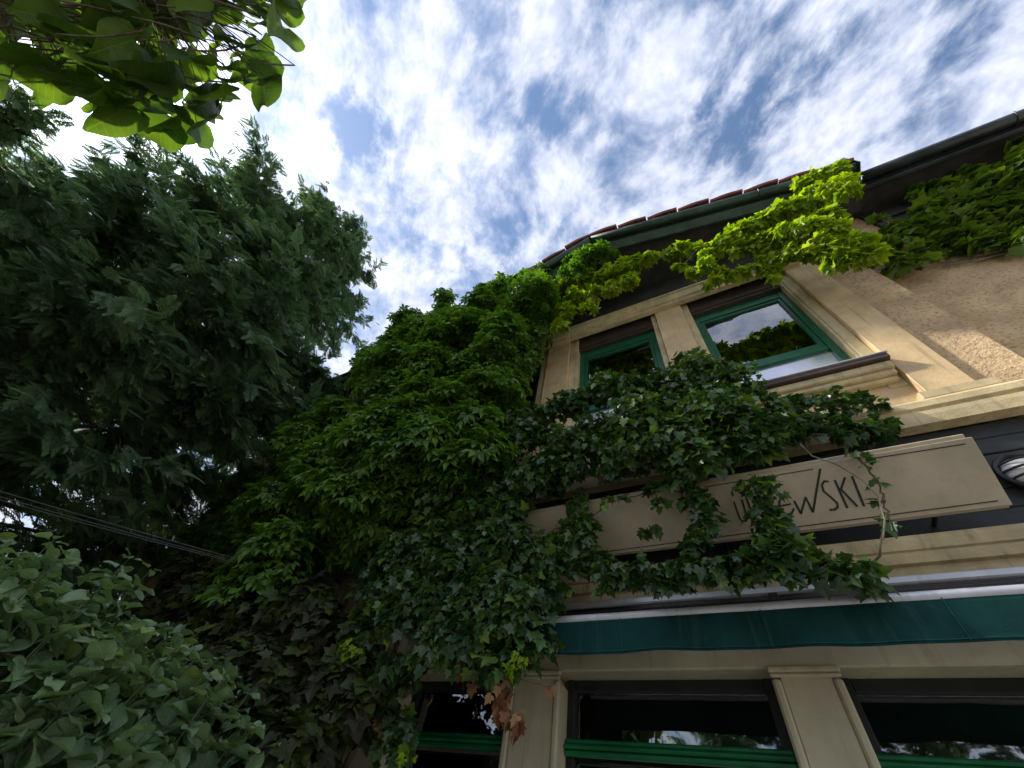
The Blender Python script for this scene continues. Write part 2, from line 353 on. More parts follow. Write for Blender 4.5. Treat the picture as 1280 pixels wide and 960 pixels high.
def scatter_mesh(name, temps, pos, Rm, scl, mat, parent, kind='stuff', smooth=False, pick=None):
    VV = []; loops = []; starts = []; tot = []; vo = 0; lo = 0
    n = len(pos); ti = (pick if pick is not None else rng.integers(0, len(temps), n))
    for k, (tv, tf) in enumerate(temps):
        idx = np.where(ti == k)[0]
        if not len(idx): continue
        v = np.einsum('nij,kj->nki', Rm[idx], tv)*scl[idx][:, None, None] + pos[idx][:, None, :]
        m = len(idx); K = len(tv)
        ln = np.array([len(f) for f in tf]); fl = np.concatenate([np.array(f) for f in tf])
        off = vo + np.arange(m)*K
        loops.append((fl[None, :]+off[:, None]).ravel())
        tot.append(np.tile(ln, m)); VV.append(v.reshape(-1, 3)); vo += m*K
    VV = np.concatenate(VV); loops = np.concatenate(loops); tot = np.concatenate(tot)
    starts = np.concatenate([[0], np.cumsum(tot)[:-1]])
    me = bpy.data.meshes.new(name)
    me.vertices.add(len(VV)); me.vertices.foreach_set('co', VV.astype(np.float32).ravel())
    me.loops.add(len(loops)); me.loops.foreach_set('vertex_index', loops.astype(np.int32))
    me.polygons.add(len(tot)); me.polygons.foreach_set('loop_start', starts.astype(np.int32)); me.polygons.foreach_set('loop_total', tot.astype(np.int32))
    me.update(calc_edges=True); me.materials.append(mat)
    if smooth: me.polygons.foreach_set('use_smooth', np.ones(len(tot), bool))
    o = link(name, me, parent)
    if kind: o['kind'] = kind
    return o
def temp_mesh(name, T, mat, smooth=True):
    me = bpy.data.meshes.new(name); me.from_pydata([tuple(v) for v in T[0]], [], [tuple(f) for f in T[1]]); me.materials.append(mat)
    if smooth: me.polygons.foreach_set('use_smooth', [True]*len(me.polygons))
    return me
def mat_of(R3, p, s):
    m = Matrix.Identity(4)
    for i in range(3):
        for j in range(3): m[i][j] = float(R3[i, j]*s)
        m[i][3] = float(p[i])
    return m
def project(P):
    q = (P-CAM)@RW
    return 640+F_*q[:, 0]/-q[:, 2], 480-F_*q[:, 1]/-q[:, 2], -q[:, 2]
def leaves_with_parts(parent, temps, pos, Rm, scl, mat, nparts=300, part_name='leaf', stuff_name='foliage', smooth=True, pmat=None):
    """the leaves that show largest become parts of their own, the rest one mass"""
    px, py, dz = project(pos)
    view = CAM-pos; dist = np.linalg.norm(view, axis=1); view /= dist[:, None]
    face = np.abs(np.sum(Rm[:, :, 2]*view, axis=1))
    inside = (px > 0) & (px < W_) & (py > 0) & (py < H_) & (dz > 0.1)
    # leaves with few others in front of them
    key = (px//9).astype(int)*4096+(py//9).astype(int)
    order = np.argsort(dist); front = np.zeros(len(pos), bool); seen = set()
    for i in order:
        if key[i] not in seen: seen.add(key[i]); front[i] = True
    score = (scl/dist)**2*(face+.15)*inside*(front*1.0+0.05)
    k = min(nparts, int(inside.sum()))
    top = np.argsort(-score)[:k]; ti = rng.integers(0, len(temps), len(pos))
    mes = [temp_mesh(part_name, T, pmat or mat, smooth) for T in temps]
    for i in top: link(part_name, mes[ti[i]], parent, mat_of(Rm[i], pos[i], scl[i]))
    rest = np.ones(len(pos), bool); rest[top] = False
    if rest.any(): scatter_mesh(stuff_name, temps, pos[rest], Rm[rest], scl[rest], mat, parent, 'stuff', smooth, ti[rest])

# ------------------------------------------------------------------ ground
bm = bmesh.new(); bmesh.ops.create_grid(bm, x_segments=2, y_segments=2, size=900)
tag(from_bm('ground', bm, MT['ground']), kind='structure')

# ------------------------------------------------------------------ the house
house = empty('house', (0, 3, 0), 'old cream house with green windows, dark eaves and vines over its front', 'house')
def B(name, mat, *bs, parent=house, bev=0.004): return boxes(name, MT[mat], parent, *bs, bev=bev)
# --- walls
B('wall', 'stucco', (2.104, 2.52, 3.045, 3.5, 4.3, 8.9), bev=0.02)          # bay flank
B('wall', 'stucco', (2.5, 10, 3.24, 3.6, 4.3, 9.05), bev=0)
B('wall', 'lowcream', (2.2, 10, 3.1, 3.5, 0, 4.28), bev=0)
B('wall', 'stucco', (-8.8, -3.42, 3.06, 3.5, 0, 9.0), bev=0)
B('back_wall', 'room', (-8.8, 10, 8.6, 8.8, 0, 9.0), bev=0)
for b_ in ((-9.1, -8.802, 3.06, 8.8, 0, 9.0), (10.002, 10.3, 3.24, 8.8, 0, 9.0)): B('side_wall', 'stucco', b_, bev=0)
B('room_floor', 'room', (-3.4, 2.5, 3.30, 8.59, 4.30, 4.55), bev=0)
B('room_ceiling', 'room', (-3.4, 2.5, 3.30, 8.59, 7.75, 7.9), bev=0)
B('room_wall', 'room', (-3.4, 2.5, 6.2, 6.35, 0.01, 4.29), (-3.4, 2.5, 6.2, 6.35, 4.56, 7.74), bev=0)
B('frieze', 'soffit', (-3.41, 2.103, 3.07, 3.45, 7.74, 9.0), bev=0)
B('spandrel', 'cream', (-3.41, 2.09, 3.075, 3.3, 4.57, 5.24), bev=0)
# --- upper pilasters with stepped reveals
for (a0, a1) in ((-3.42, -3.04), (-1.77, -1.39), (0.01, 0.39), (1.79, 2.10)):
    B('pilaster', 'cream', (a0, a1, 2.995, 3.30, 4.675, 7.70), bev=0.006)
for (a0, a1) in ((-3.038, -2.93), (-1.90, -1.772), (-1.388, -1.26), (-0.06, 0.008), (0.392, 0.485), (1.655, 1.788)):
    B('reveal', 'cream2', (a0, a1, 3.065, 3.31, 4.9, 7.72), (a0 + (0.03 if a0 > 0.5 or a0 < -1.0 and False else 0), a1, 3.052, 3.064, 5.3, 7.7))
B('lintel', 'lintel_shade', (-3.04, 1.79, 3.085, 3.32, 7.42, 7.735), (-3.04, 1.79, 3.10, 3.30, 7.36, 7.418), bev=0.006)
# --- upper windows
def upper_window(x0, x1):
    w = B('window', 'green', (x0, x0+.075, 3.155, 3.24, 5.24, 7.36), (x1-.075, x1, 3.155, 3.24, 5.24, 7.36), (x0+.076, x1-.076, 3.16, 3.238, 7.20, 7.36), (x0+.076, x1-.076, 3.16, 3.238, 5.24, 5.32))
    B('sash', 'green', (x0+.077, x0+.120, 3.175, 3.23, 5.86, 7.198), (x1-.120, x1-.077, 3.175, 3.23, 5.86, 7.198), (x0+.121, x1-.121, 3.177, 3.229, 7.15, 7.198), (x0+.121, x1-.121, 3.170, 3.232, 5.86, 5.95), parent=w)
    B('transom', 'green', (x0+.077, x1-.077, 3.162, 3.236, 5.815, 5.857), parent=w)
    B('pane', 'glass', (x0+.121, x1-.121, 3.202, 3.206, 5.951, 7.149), parent=w, bev=0)
    B('pane', 'film', (x0+.077, x1-.077, 3.200, 3.206, 5.321, 5.814), parent=w, bev=0)
    return w
for (x0, x1) in ((-2.93, -1.90), (-1.26, -0.06), (0.485, 1.655)): upper_window(x0, x1)
# --- sills: moulding, dark board, bright flashing on top
for (x0, x1) in ((-3.03, -1.78), (-1.38, 0.0), (0.40, 1.782)):
    s = B('window_sill', 'sillwood', (x0, x1, 2.915, 3.16, 5.145, 5.205), bev=0.008)
    B('flashing', 'zinc', (x0-.004, x1+.004, 2.900, 3.154, 5.207, 5.219), parent=s, bev=0.003)
    B('sill_moulding', 'cream2', (x0+.01, x1-.01, 2.955, 3.08, 5.06, 5.143), (x0+.02, x1-.02, 2.985, 3.08, 5.00, 5.058), (x0+.03, x1-.03, 3.02, 3.08, 4.95, 4.998), parent=s, bev=0.01)
# --- upper cornice moulding
prof = [(0, 7.60), (0.07, 7.60), (0.075, 7.665), (0.10, 7.67), (0.125, 7.75), (0.125, 7.80), (0.15, 7.805), (0.15, 7.84), (0, 7.86)]
sweep('cornice', MT['cream2'], house, prof, [(-2.15, 3.0, 0, -1), (1.98, 3.0, 0, -1)])
# --- string course over the shop
prof = [(0, 4.28), (0.09, 4.28), (0.10, 4.36), (0.10, 4.40), (0.085, 4.41), (0.085, 4.43), (0.105, 4.44), (0.105, 4.50), (0.07, 4.55), (0, 4.57)]
sweep('string_course', MT['cream2'], house, prof, [(-3.45, 3.0, 0, -1), (2.9, 3.0, 0, -1), (3.4, 3.05, 0, -1), (10, 3.05, 0, -1)])
for (a0, a1) in ((-3.46, -3.0), (-1.81, -1.35), (-0.03, 0.43), (1.71, 2.20)):
    B('plinth_block', 'cream2', (a0, a1, 2.955, 3.2, 4.575, 4.672), bev=0.012)
# --- dark shop fascia with board joints
for i in range(6):
    B('fascia_board', 'dark', (-3.41, 2.6, 3.0 + (0.004 if i % 2 else 0), 3.12, 3.46+i*.136, 3.46+i*.136+.131), bev=0.006)
prof = [(0, 3.20), (0.05, 3.20), (0.055, 3.25), (0.085, 3.255), (0.10, 3.30), (0.10, 3.315), (0.115, 3.32), (0.13, 3.37), (0.13, 3.40), (0.02, 3.45), (0, 3.45)]
sweep('fascia_moulding', MT['cream2'], house, prof, [(-3.45, 3.0, 0, -1), (2.6, 3.0, 0, -1)])
B('lintel', 'lowcream', (-3.45, 2.6, 3.005, 3.3, 2.765, 3.195), bev=0.01)
B('wall', 'dark', (-3.45, 2.6, 3.13, 3.3, 3.2, 4.27), bev=0)
# --- ground-floor pillars and shop windows
for (a0, a1) in ((-3.05, -2.62), (-1.66, -1.27), (0.02, 0.36), (1.80, 2.2)):
    p = B('pillar', 'lowcream', (a0+.045, a1-.045, 3.0, 3.22, 0, 2.76), bev=0.006)
    B('pillar_edge', 'lowcream', (a0, a0+.044, 2.985, 3.20, 0, 2.71), (a1-.044, a1, 2.985, 3.20, 0, 2.71), parent=p, bev=0.012)
    B('capital', 'lowcream', (a0-.008, a1+.008, 2.970, 3.004, 2.735, 2.765), (a0-.002, a1+.002, 2.979, 2.998, 2.712, 2.734), parent=p, bev=0.008)
for (x0, x1) in ((-2.62, -1.66), (-1.27, 0.02), (0.36, 1.80)):
    w = B('window', 'dark', (x0, x0+.05, 3.14, 3.24, 0.5, 2.764), (x1-.05, x1, 3.14, 3.24, 0.5, 2.764), (x0+.051, x1-.051, 3.15, 3.238, 2.70, 2.764), (x0+.051, x1-.051, 3.14, 3.238, 0.5, 0.62))
    B('rail', 'lowgreen', (x0+.002, x1-.002, 3.10, 3.139, 2.345, 2.375), (x0+.002, x1-.002, 3.085, 3.139, 2.377, 2.40), (x0+.002, x1-.002, 3.105, 3.139, 2.402, 2.43), parent=w, bev=0.008)
    B('pane', 'glass', (x0+.051, x1-.051, 3.19, 3.195, 2.44, 2.699), parent=w, bev=0)
    B('pane', 'glass', (x0+.051, x1-.051, 3.19, 3.195, 0.62, 2.34), parent=w, bev=0)
# --- eaves: polygonal bay roof and the straight wings
ZE = 9.0
bay = [(3.27, 2.53), (-0.63, 1.99), (-4.5, 2.53)]
def seg_pts(a_, b_, n): return [(a_[0]+(b_[0]-a_[0])*i/n, a_[1]+(b_[1]-a_[1])*i/n) for i in range(n+1)]
bm = bmesh.new()                                       # soffit + roof slab of the bay
lo = [bm.verts.new((x, y, ZE-.03)) for x, y in bay]; lob = [bm.verts.new((x, 3.10, ZE-.10)) for x, y in bay]
hi = [bm.verts.new((x, y-.02, ZE+.06)) for x, y in bay]; hib = [bm.verts.new((x*.9, 5.6, ZE+2.2)) for x, y in bay]
lbb = [bm.verts.new((x*.9, 5.6, ZE+1.9)) for x, y in bay]
for i in range(2):
    bm.faces.new((lo[i], lo[i+1], lob[i+1], lob[i])); bm.faces.new((lo[i], hi[i], hi[i+1], lo[i+1]))
    bm.faces.new((hi[i], hib[i], hib[i+1], hi[i+1])); bm.faces.new((lob[i], lob[i+1], lbb[i+1], lbb[i])); bm.faces.new((hib[i], lbb[i], lbb[i+1], hib[i+1]))
bm.faces.new((lo[0], lob[0], lbb[0], hib[0], hi[0])); bm.faces.new((lo[2], hi[2], hib[2], lbb[2], lob[2]))
bmesh.ops.recalc_face_normals(bm, faces=bm.faces)
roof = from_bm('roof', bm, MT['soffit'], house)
# eave boards and gutters
def gutter(name, mat, parent, A, Bp, r=0.075, z=ZE-.02, off=0.075):
    A = np.array([*A, z]); Bv = np.array([*Bp, z]); d = _n(Bv-A); nrm = np.array([d[1], -d[0], 0])
    if nrm[1] > 0: nrm = -nrm
    bm = bmesh.new(); k = 10; L = np.linalg.norm(Bv-A); n = max(2, int(L/1.9)+1); rings = []
    for i in range(n+1):
        c = A+d*L*i/n + nrm*off; ring = []
        for rr in (r, r-.006):
            seq = range(k+1) if rr == r else range(k, -1, -1)
            for j in seq:
                th = math.pi + math.pi*j/k
                ring.append(bm.verts.new(tuple(c + nrm*(-rr*math.cos(th)) + np.array([0, 0, rr*math.sin(th)]))))
        rings.append(ring)
    m = len(rings[0])
    for a_, b_ in zip(rings[:-1], rings[1:]):
        for j in range(m): bm.faces.new((a_[j], a_[(j+1) % m], b_[(j+1) % m], b_[j]))
    bm.faces.new(rings[0]); bm.faces.new(rings[-1])
    bmesh.ops.recalc_face_normals(bm, faces=bm.faces)
    g = from_bm(name, bm, MT[mat], parent, True)
    lst = []
    for i in range(1, n):                              # collars at the joints
        c = A+d*L*i/n + nrm*off
        lst.append(([tuple(c + nrm*(-(r+.006)*math.cos(math.pi+math.pi*j/8)) + np.array([0, 0, (r+.006)*math.sin(math.pi+math.pi*j/8)])) for j in range(9)], [.012]*9))
    if lst: tubes('gutter_joint', MT[mat], g, lst, 5)
    return g
gutter('gutter', 'gutter', house, bay[0], bay[1]); gutter('gutter', 'gutter', house, bay[1], bay[2])
# cornice board under the bay gutter (lighter lower edge)
for A, Bp in ((bay[0], bay[1]), (bay[1], bay[2])):
    d = _n([Bp[0]-A[0], Bp[1]-A[1]]); nx, ny = -d[1], d[0]
    if ny > 0: nx, ny = -nx, -ny
    sweep('eave_board', MT['gutter'], house, [(-.16, ZE-.17), (-.13, ZE-.175), (-.02, ZE-.10), (-.01, ZE-.04), (-.16, ZE-.04)], [(A[0], A[1], nx, ny), (Bp[0], Bp[1], nx, ny)])
# roof tiles along the eave: each a shallow curved pan
def tile_mesh():
    bm = bmesh.new(); k = 6; w = 0.47; L = 0.42; th = 0.035
    def prof_(sx): return 0.012*math.cos(sx*math.pi*1.0)
    rows = []
    for y, zo in ((0, 0), (L, 0)):
        for t in (0, -th):
            rows.append([bm.verts.new((w*(i/k-.5), y, t+prof_(i/k*2-1)*.6+zo)) for i in range(k+1)])
    a_, b_, c_, d_ = rows
    for i in range(k):
        bm.faces.new((a_[i], a_[i+1], c_[i+1], c_[i])); bm.faces.new((b_[i+1], b_[i], d_[i], d_[i+1]))
        bm.faces.new((b_[i], b_[i+1], a_[i+1], a_[i])); bm.faces.new((c_[i], c_[i+1], d_[i+1], d_[i]))
    bm.faces.new((a_[0], c_[0], d_[0], b_[0])); bm.faces.new((a_[k], b_[k], d_[k], c_[k]))
    bmesh.ops.recalc_face_normals(bm, faces=bm.faces)
    me = bpy.data.meshes.new('roof_tile'); bm.to_mesh(me); bm.free(); me.materials.append(MT['tile']); return me
tme = tile_mesh()
for A, Bp in ((bay[0], bay[1]), (bay[2], bay[1])):
    d = _n([Bp[0]-A[0], Bp[1]-A[1], 0]); L = math.hypot(Bp[0]-A[0], Bp[1]-A[1]); n = int(L/.475)
    up_ = _n([0, 1, .78])
    for row in range(3):
        for i in range(n):
            s = (i+.5)/n*L
            p = np.array([A[0], A[1], ZE+.095]) + d*s + np.array([0, -.20, -.035]) + up_*(row*.33) + np.array([0, 0, row*.016+rng.uniform(-.006, .006)])
            R3 = frames(np.array([np.cross(d if d[0] > 0 else -d, up_)]), np.array([up_+np.array([rng.uniform(-.03, .03), 0, 0])]))[0]
            link('roof_tile', tme, roof, mat_of(R3, p, 1.0))
tubes('ridge_cap', MT['tile'], roof, [([(-.63, 1.90, ZE+.13), (-.63, 2.6, ZE+.62), (-.63, 3.4, ZE+1.25)], [.075, .085, .085])], 8)
tubes('lightning_rod', MT['black'], roof, [([(-.63, 1.96, ZE+.16), (-.63, 1.96, ZE+.62)], [.006, .004])], 5)
# wings
for (x0, x1, yw) in ((3.27, 10.2, 3.24), (-9.2, -4.5, 3.06)):
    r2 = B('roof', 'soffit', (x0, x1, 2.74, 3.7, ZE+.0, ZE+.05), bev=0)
    bm = bmesh.new(); vs = [bm.verts.new(c) for c in ((x0, 2.70, ZE+.06), (x1, 2.70, ZE+.06), (x1, 5.8, ZE+2.3), (x0, 5.8, ZE+2.3), (x0, 2.70, ZE+.10), (x1, 2.70, ZE+.10), (x1, 5.8, ZE+2.36), (x0, 5.8, ZE+2.36))]
    for f in ((0, 1, 2, 3), (7, 6, 5, 4), (0, 4, 5, 1), (1, 5, 6, 2), (2, 6, 7, 3), (3, 7, 4, 0)): bm.faces.new([vs[i] for i in f])
    bmesh.ops.recalc_face_normals(bm, faces=bm.faces); from_bm('roof_slope', bm, MT['gutter2'], r2)
    gutter('gutter', 'gutter2', house, (x0+.05, 2.74), (x1, 2.74), r=0.085, z=ZE+.03, off=0.09)
    B('eave_board', 'gutter2', (x0, x1, 2.745, 2.80, ZE-.13, ZE-.004), (x0, x1, yw-.09, yw-.002, ZE-.50, ZE-.42), bev=0.006)
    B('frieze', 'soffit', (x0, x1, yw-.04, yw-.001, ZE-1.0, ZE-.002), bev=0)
B('verge_flashing', 'gutter', (3.262, 3.275, 2.36, 2.80, ZE-.12, ZE+.30), bev=0.002)

# ------------------------------------------------------------------ shop sign (leans out at the top)
sb = np.array([0, 2.80, 3.47]); stp = np.array([0, 2.57, 3.80]); tv = stp-sb; Ls = np.linalg.norm(tv); tv /= Ls
xv = np.array([1., 0, 0]); nv = np.cross(xv, tv); nv = nv if nv[1] < 0 else -nv
def sign_box(name, mat, parent, x0, x1, v0, v1, d0, d1, bev=0.003):
    """box in sign space: x along, v up the face, d out of the face"""
    bm = bmesh.new(); add_box(bm, x0, x1, d0, d1, v0, v1, bev)
    for q in bm.verts:
        p = sb + xv*q.co.x + tv*q.co.z + nv*q.co.y; q.co = Vector(tuple(p))
    bmesh.ops.recalc_face_normals(bm, faces=bm.faces)
    return from_bm(name, bm, MT[mat], parent)
sign = empty('shop_sign', (0, 3.0, 3.6), 'long grey-beige shop board lettered EWSKI in dark paint, leaning out over the awning', 'sign')
sign_box('back_board', 'sign', sign, -1.50, 1.495, -0.01, Ls+.030, -.075, -.032, .006)
sign_box('front_panel', 'sign', sign, -1.51, 1.51, 0, Ls, -.030, 0, .004)
sign_box('lower_edge', 'sign', sign, -1.505, 1.505, -.012, .02, -.07, -.031, .003)
for x in (-1.2, 0, 1.2):
    for (ya, za) in ((2.70, 3.72), (2.80, 3.53)): tubes('bracket', MT['black'], sign, [([(x, ya, za), (x, 3.02, za)], [.014, .014])], 6)
def loc_s(px, py):
    p = on_plane(px, py, sb, nv); return p[0], (p-sb)@tv
def stroke(name, pts, w, parent=sign, d=0.003):
    uvp = [loc_s(*p) for p in pts]; bm = bmesh.new()
    for (a_, b_) in zip(uvp[:-1], uvp[1:]):
        a_ = np.array(a_); b_ = np.array(b_); q = _n(b_-a_); s = np.array([q[1], -q[0]])*w/2; a2 = a_-q*w*.15; b2 = b_+q*w*.15
        top = []; bot = []
        for c in (a2+s, b2+s, b2-s, a2-s):
            top.append(bm.verts.new(tuple(sb+xv*c[0]+tv*c[1]+nv*d))); bot.append(bm.verts.new(tuple(sb+xv*c[0]+tv*c[1]+nv*.0005)))
        bm.faces.new(top)
        for i in range(4): bm.faces.new((top[i], bot[i], bot[(i+1) % 4], top[(i+1) % 4]))
    bmesh.ops.recalc_face_normals(bm, faces=bm.faces)
    return from_bm(name, bm, MT['signink'], parent)
z4 = lambda x, y: (840+x/4.267, 540+y/4.267)
stroke('letter', [z4(652, 368), z4(688, 436), z4(712, 348), z4(752, 427), z4(790, 197)], .013)
stroke('letter', [z4(833, 264), z4(812, 262), z4(799, 282), z4(808, 315), z4(850, 350), z4(880, 378), z4(884, 400), z4(868, 414), z4(842, 415)], .012, d=.0035)
stroke('letter', [z4(868, 258), z4(935, 405)], .013); stroke('letter', [z4(922, 243), z4(900, 306)], .012, d=.0036); stroke('letter', [z4(900, 304), z4(988, 396)], .012, d=.0042)
stroke('letter', [z4(960, 237), z4(1024, 395)], .013)
stroke('letter', [z4(330, 372), z4(362, 462), z4(376, 478), z4(395, 474), z4(402, 458), z4(372, 360)], .012)
stroke('letter_dot', [z4(318, 318), z4(326, 340)], .012); stroke('letter_dot', [z4(346, 292), z4(354, 316)], .012)
stroke('letter', [z4(398, 352), z4(432, 452)], .013)
stroke('letter', [z4(650, 408), z4(640, 432), z4(615, 444), z4(590, 436), z4(574, 408), z4(572, 370), z4(590, 346), z4(616, 342)], .012)
stroke('letter', [z4(574, 396), z4(632, 384)], .011, d=.0036)
stroke('border_line', [(1088, 573.6), (1206, 555)], .006); stroke('border_line', [(880, 609), (1016, 586.5)], .006); stroke('border_line', [(700, 697), (1247, 626)], .006)

# ------------------------------------------------------------------ awning, rolled in, with hanging valance
awn = empty('awning', (0, 2.95, 3.05), 'rolled-in shop awning with teal valance and pale metal bars', 'awning')
X0, X1 = -1.33, 2.55
tubes('front_bar', MT['alu'], awn, [([(X0, 2.59, 2.895), (X1, 2.59, 2.895)], [.028, .028])], 12)
boxes('back_bar', MT['alu'], awn, (X0+.055, X1-.055, 2.835, 2.856, 3.10, 3.145), bev=0.008)
tubes('cloth_roll', MT['black'], awn, [([(X0+.03, 2.77, 2.973), (X1-.01, 2.77, 2.973)], [.056, .056])], 12)
for b_ in ((X0+.0, X0+.05, 2.62, 3.02, 2.93, 3.10), (0.15, 0.2, 2.82, 3.02, 2.96, 3.10), (X1-.05, X1, 2.62, 3.02, 2.93, 3.10)): boxes('mount', MT['black'], awn, b_)
boxes('cover', MT['black'], awn, (X0+.055, X1-.055, 2.845, 2.99, 3.066, 3.096), bev=0.004)
bm = bmesh.new(); n = 90; rows = 6; g = []
for i in range(n+1):
    x = X0+.01 + (X1-.02-X0)*i/n; col_ = []
    for j in range(rows+1):
        f = j/rows; wv = (0.006*math.sin(x*7.3+1)+0.005*math.sin(x*17+.4)+.004*math.sin(x*3.1))*f
        col_.append(bm.verts.new((x, 2.572+wv-.004*f, 2.888-.205*f+.004*math.sin(x*9)*f)))
    g.append(col_)
for i in range(n):
    for j in range(rows): bm.faces.new((g[i][j], g[i+1][j], g[i+1][j+1], g[i][j+1]))
ret = bmesh.ops.solidify(bm, geom=list(bm.faces), thickness=0.003)
val = from_bm('valance', bm, MT['fabric'], awn, True)
def val_pt(x, f): return (x, 2.572+(0.006*math.sin(x*7.3+1)+0.005*math.sin(x*17+.4)+.004*math.sin(x*3.1))*f-.004*f-.0035, 2.888-.205*f+.004*math.sin(x*9)*f)
tubes('hem', MT['fabric'], val, [([val_pt(x, .93) for x in np.linspace(X0+.02, X1-.02, 90)], [.0022]*90)], 5)
for x in np.arange(X0+.62, X1-.2, .78): tubes('seam', MT['fabric'], val, [([val_pt(x, f) for f in np.linspace(.02, .98, 7)], [.0024]*7)], 5)
# ------------------------------------------------------------------ round bulkhead lamp on the fascia
lampc = onY(1284, 586, 2.93)
lamp = empty('wall_lamp', (lampc[0], 3.0, lampc[2]), 'round white bulkhead lamp with dark guard bars on the dark fascia', 'lamp')
bm = bmesh.new(); bmesh.ops.create_uvsphere(bm, u_segments=24, v_segments=12, radius=.105)
for q in bm.verts: q.co = Vector((q.co.x+lampc[0], q.co.y*.55+2.955, q.co.z+lampc[2]))
from_bm('glass_dome', bm, MT['opal'], lamp, True)
ringp = [(lampc[0]+.125*math.cos(t), 2.945, lampc[2]+.125*math.sin(t)) for t in np.linspace(0, 2*math.pi, 33)]
tubes('rim', MT['black'], lamp, [(ringp, [.017]*33)], 8)
boxes('base', MT['black'], lamp, (lampc[0]-.09, lampc[0]+.09, 2.955, 3.002, lampc[2]-.09, lampc[2]+.09))
for dz in (-.055, 0, .055):
    h = math.sqrt(.125**2-dz*dz)
    tubes('guard_bar', MT['black'], lamp, [([(lampc[0]+h*s, 2.945-.062*(1-s*s), lampc[2]+dz) for s in np.linspace(-1, 1, 9)], [.007]*9)], 6)

# ------------------------------------------------------------------ climbing plants
def in_poly(x, y, P):
    c = False; n = len(P)
    for i in range(n):
        x1, y1 = P[i]; x2, y2 = P[(i+1) % n]
        if (y1 > y) != (y2 > y) and x < (x2-x1)*(y-y1)/(y2-y1)+x1: c = not c
    return c
def depth_at(px, py, cps):
    ws = 0; s = 0
    for (x, y, d) in cps:
        w = 1/((x-px)**2+(y-py)**2+60)**1.5; ws += w; s += w*d
    return s/ws
def fill_clumps(poly, cps, n, r0, r1, spacing=0.75, jit=0.0):
    xs = [p[0] for p in poly]; ys = [p[1] for p in poly]; out = []
    tries = 0
    while len(out) < n and tries < n*60:
        tries += 1
        px = rng.uniform(min(xs), max(xs)); py = rng.uniform(min(ys), max(ys))
        if not in_poly(px, py, poly): continue
        y = depth_at(px, py, cps) + rng.uniform(-jit, jit); c = onY(px, py, y); r = rng.uniform(r0, r1)
        if any(np.linalg.norm(c-q) < spacing*(r+s)*.5 for q, s in out): continue
        out.append((c, r))
    return out
def clump_leaves(clumps, per_m2, size, upw=0.55, flat=0.8, outward=(0, -.6, .8), under=-0.3, droop=0.6, inner=0.35, ymax=2.93, keep=1.0, sizev=0.35, jn=0.35, rj=0.18, aniso=0.15):
    P = []; Nn = []; Tt = []; S = []
    ow = _n(outward)
    for c, r in clumps:
        m = int(per_m2*4*math.pi*r*r*keep); d = rng.normal(size=(m*2, 3)); d /= np.linalg.norm(d, axis=1)[:, None]
        d = d[(d@ow) > under][:m]; k = len(d)
        rr = r*np.where(rng.random(k) < inner, rng.uniform(.45, .9, k), rng.uniform(1-rj*.7, 1+rj, k))
        p = c + d*rr[:, None]*np.array([1.08, flat, .92])*(1+rng.uniform(-aniso, aniso, 3))
        ok = p[:, 1] < ymax; p = p[ok]; d = d[ok]; k = len(p)
        nn = d*0.6 + np.array([0, -.25, upw]) + rng.normal(size=(k, 3))*jn
        tt = d*.5 + np.array([0, -.25, -droop]) + rng.normal(size=(k, 3))*.45
        P.append(p); Nn.append(nn); Tt.append(tt); S.append(size*(1+sizev*rng.uniform(-1, 1, k)))
    return np.concatenate(P), frames(np.concatenate(Nn), np.concatenate(Tt)), np.concatenate(S)
def link_stems(name, mat, parent, clumps, roots, r0=0.006, r1=0.014):
    pts = [np.array(q, float) for q in roots]; lst = []
    order = sorted(range(len(clumps)), key=lambda i: min(np.linalg.norm(clumps[i][0]-q) for q in pts))
    for i in order:
        c = clumps[i][0]; j = int(np.argmin([np.linalg.norm(c-q) for q in pts])); a_ = pts[j]
        mids = []
        L = np.linalg.norm(c-a_)
        for t in np.linspace(0, 1, 6):
            q = a_+(c-a_)*t; q = q+rng.normal(size=3)*.05*L*math.sin(math.pi*t); q[2] -= .10*L*math.sin(math.pi*t); mids.append(q)
        lst.append((mids, list(np.linspace(r1, r0, 6)))); pts.append(c)
    o = tubes(name, mat, parent, lst, 5); o['kind'] = 'stuff'; return o
def trunk_line(x, y, z0, z1, wob=0.06):
    return [(x+rng.normal()*wob, min(2.96, y+rng.normal()*wob*.4), z) for z in np.linspace(z0, z1, 14)]

# --- 1 big dark creeper swallowing the left side of the bay
cr = empty('creeper', (-3.3, 2.9, 0), 'huge dark green creeper swallowing the left side of the house up to the eave', 'climber')
cps = [(560, 375, 1.8), (650, 350, 2.15), (500, 430, 1.8), (600, 430, 2.15), (650, 470, 2.55), (430, 510, 1.95), (520, 520, 1.95), (600, 530, 2.3), (370, 610, 2.05), (450, 600, 2.05), (560, 590, 2.3), (330, 690, 2.3), (480, 650, 2.5), (620, 600, 2.5), (400, 700, 2.55), (720, 330, 2.25)]
poly = [(400, 505), (440, 478), (470, 440), (500, 415), (545, 378), (600, 362), (660, 355), (740, 318), (755, 328), (690, 362), (672, 392), (655, 420), (640, 450), (628, 490), (600, 530), (590, 560), (620, 590), (600, 625), (520, 640), (440, 655), (380, 690), (345, 725), (310, 730), (318, 660), (345, 610), (372, 560)]
C1 = fill_clumps(poly, cps, 170, .12, .36, 0.62, 0.20)
main = [(trunk_line(-3.25, 2.82, 0, 8.2), list(np.linspace(.06, .025, 14))), (trunk_line(-3.6, 2.85, 0, 7.4), list(np.linspace(.05, .02, 14))), (trunk_line(-3.15, 2.9, 0, 6.5, .03), list(np.linspace(.045, .018, 14)))]
tubes('trunk', MT['stem'], cr, main, 7)
link_stems('stem', MT['stem'], cr, C1, [p for l, _ in main for p in l[4:]])
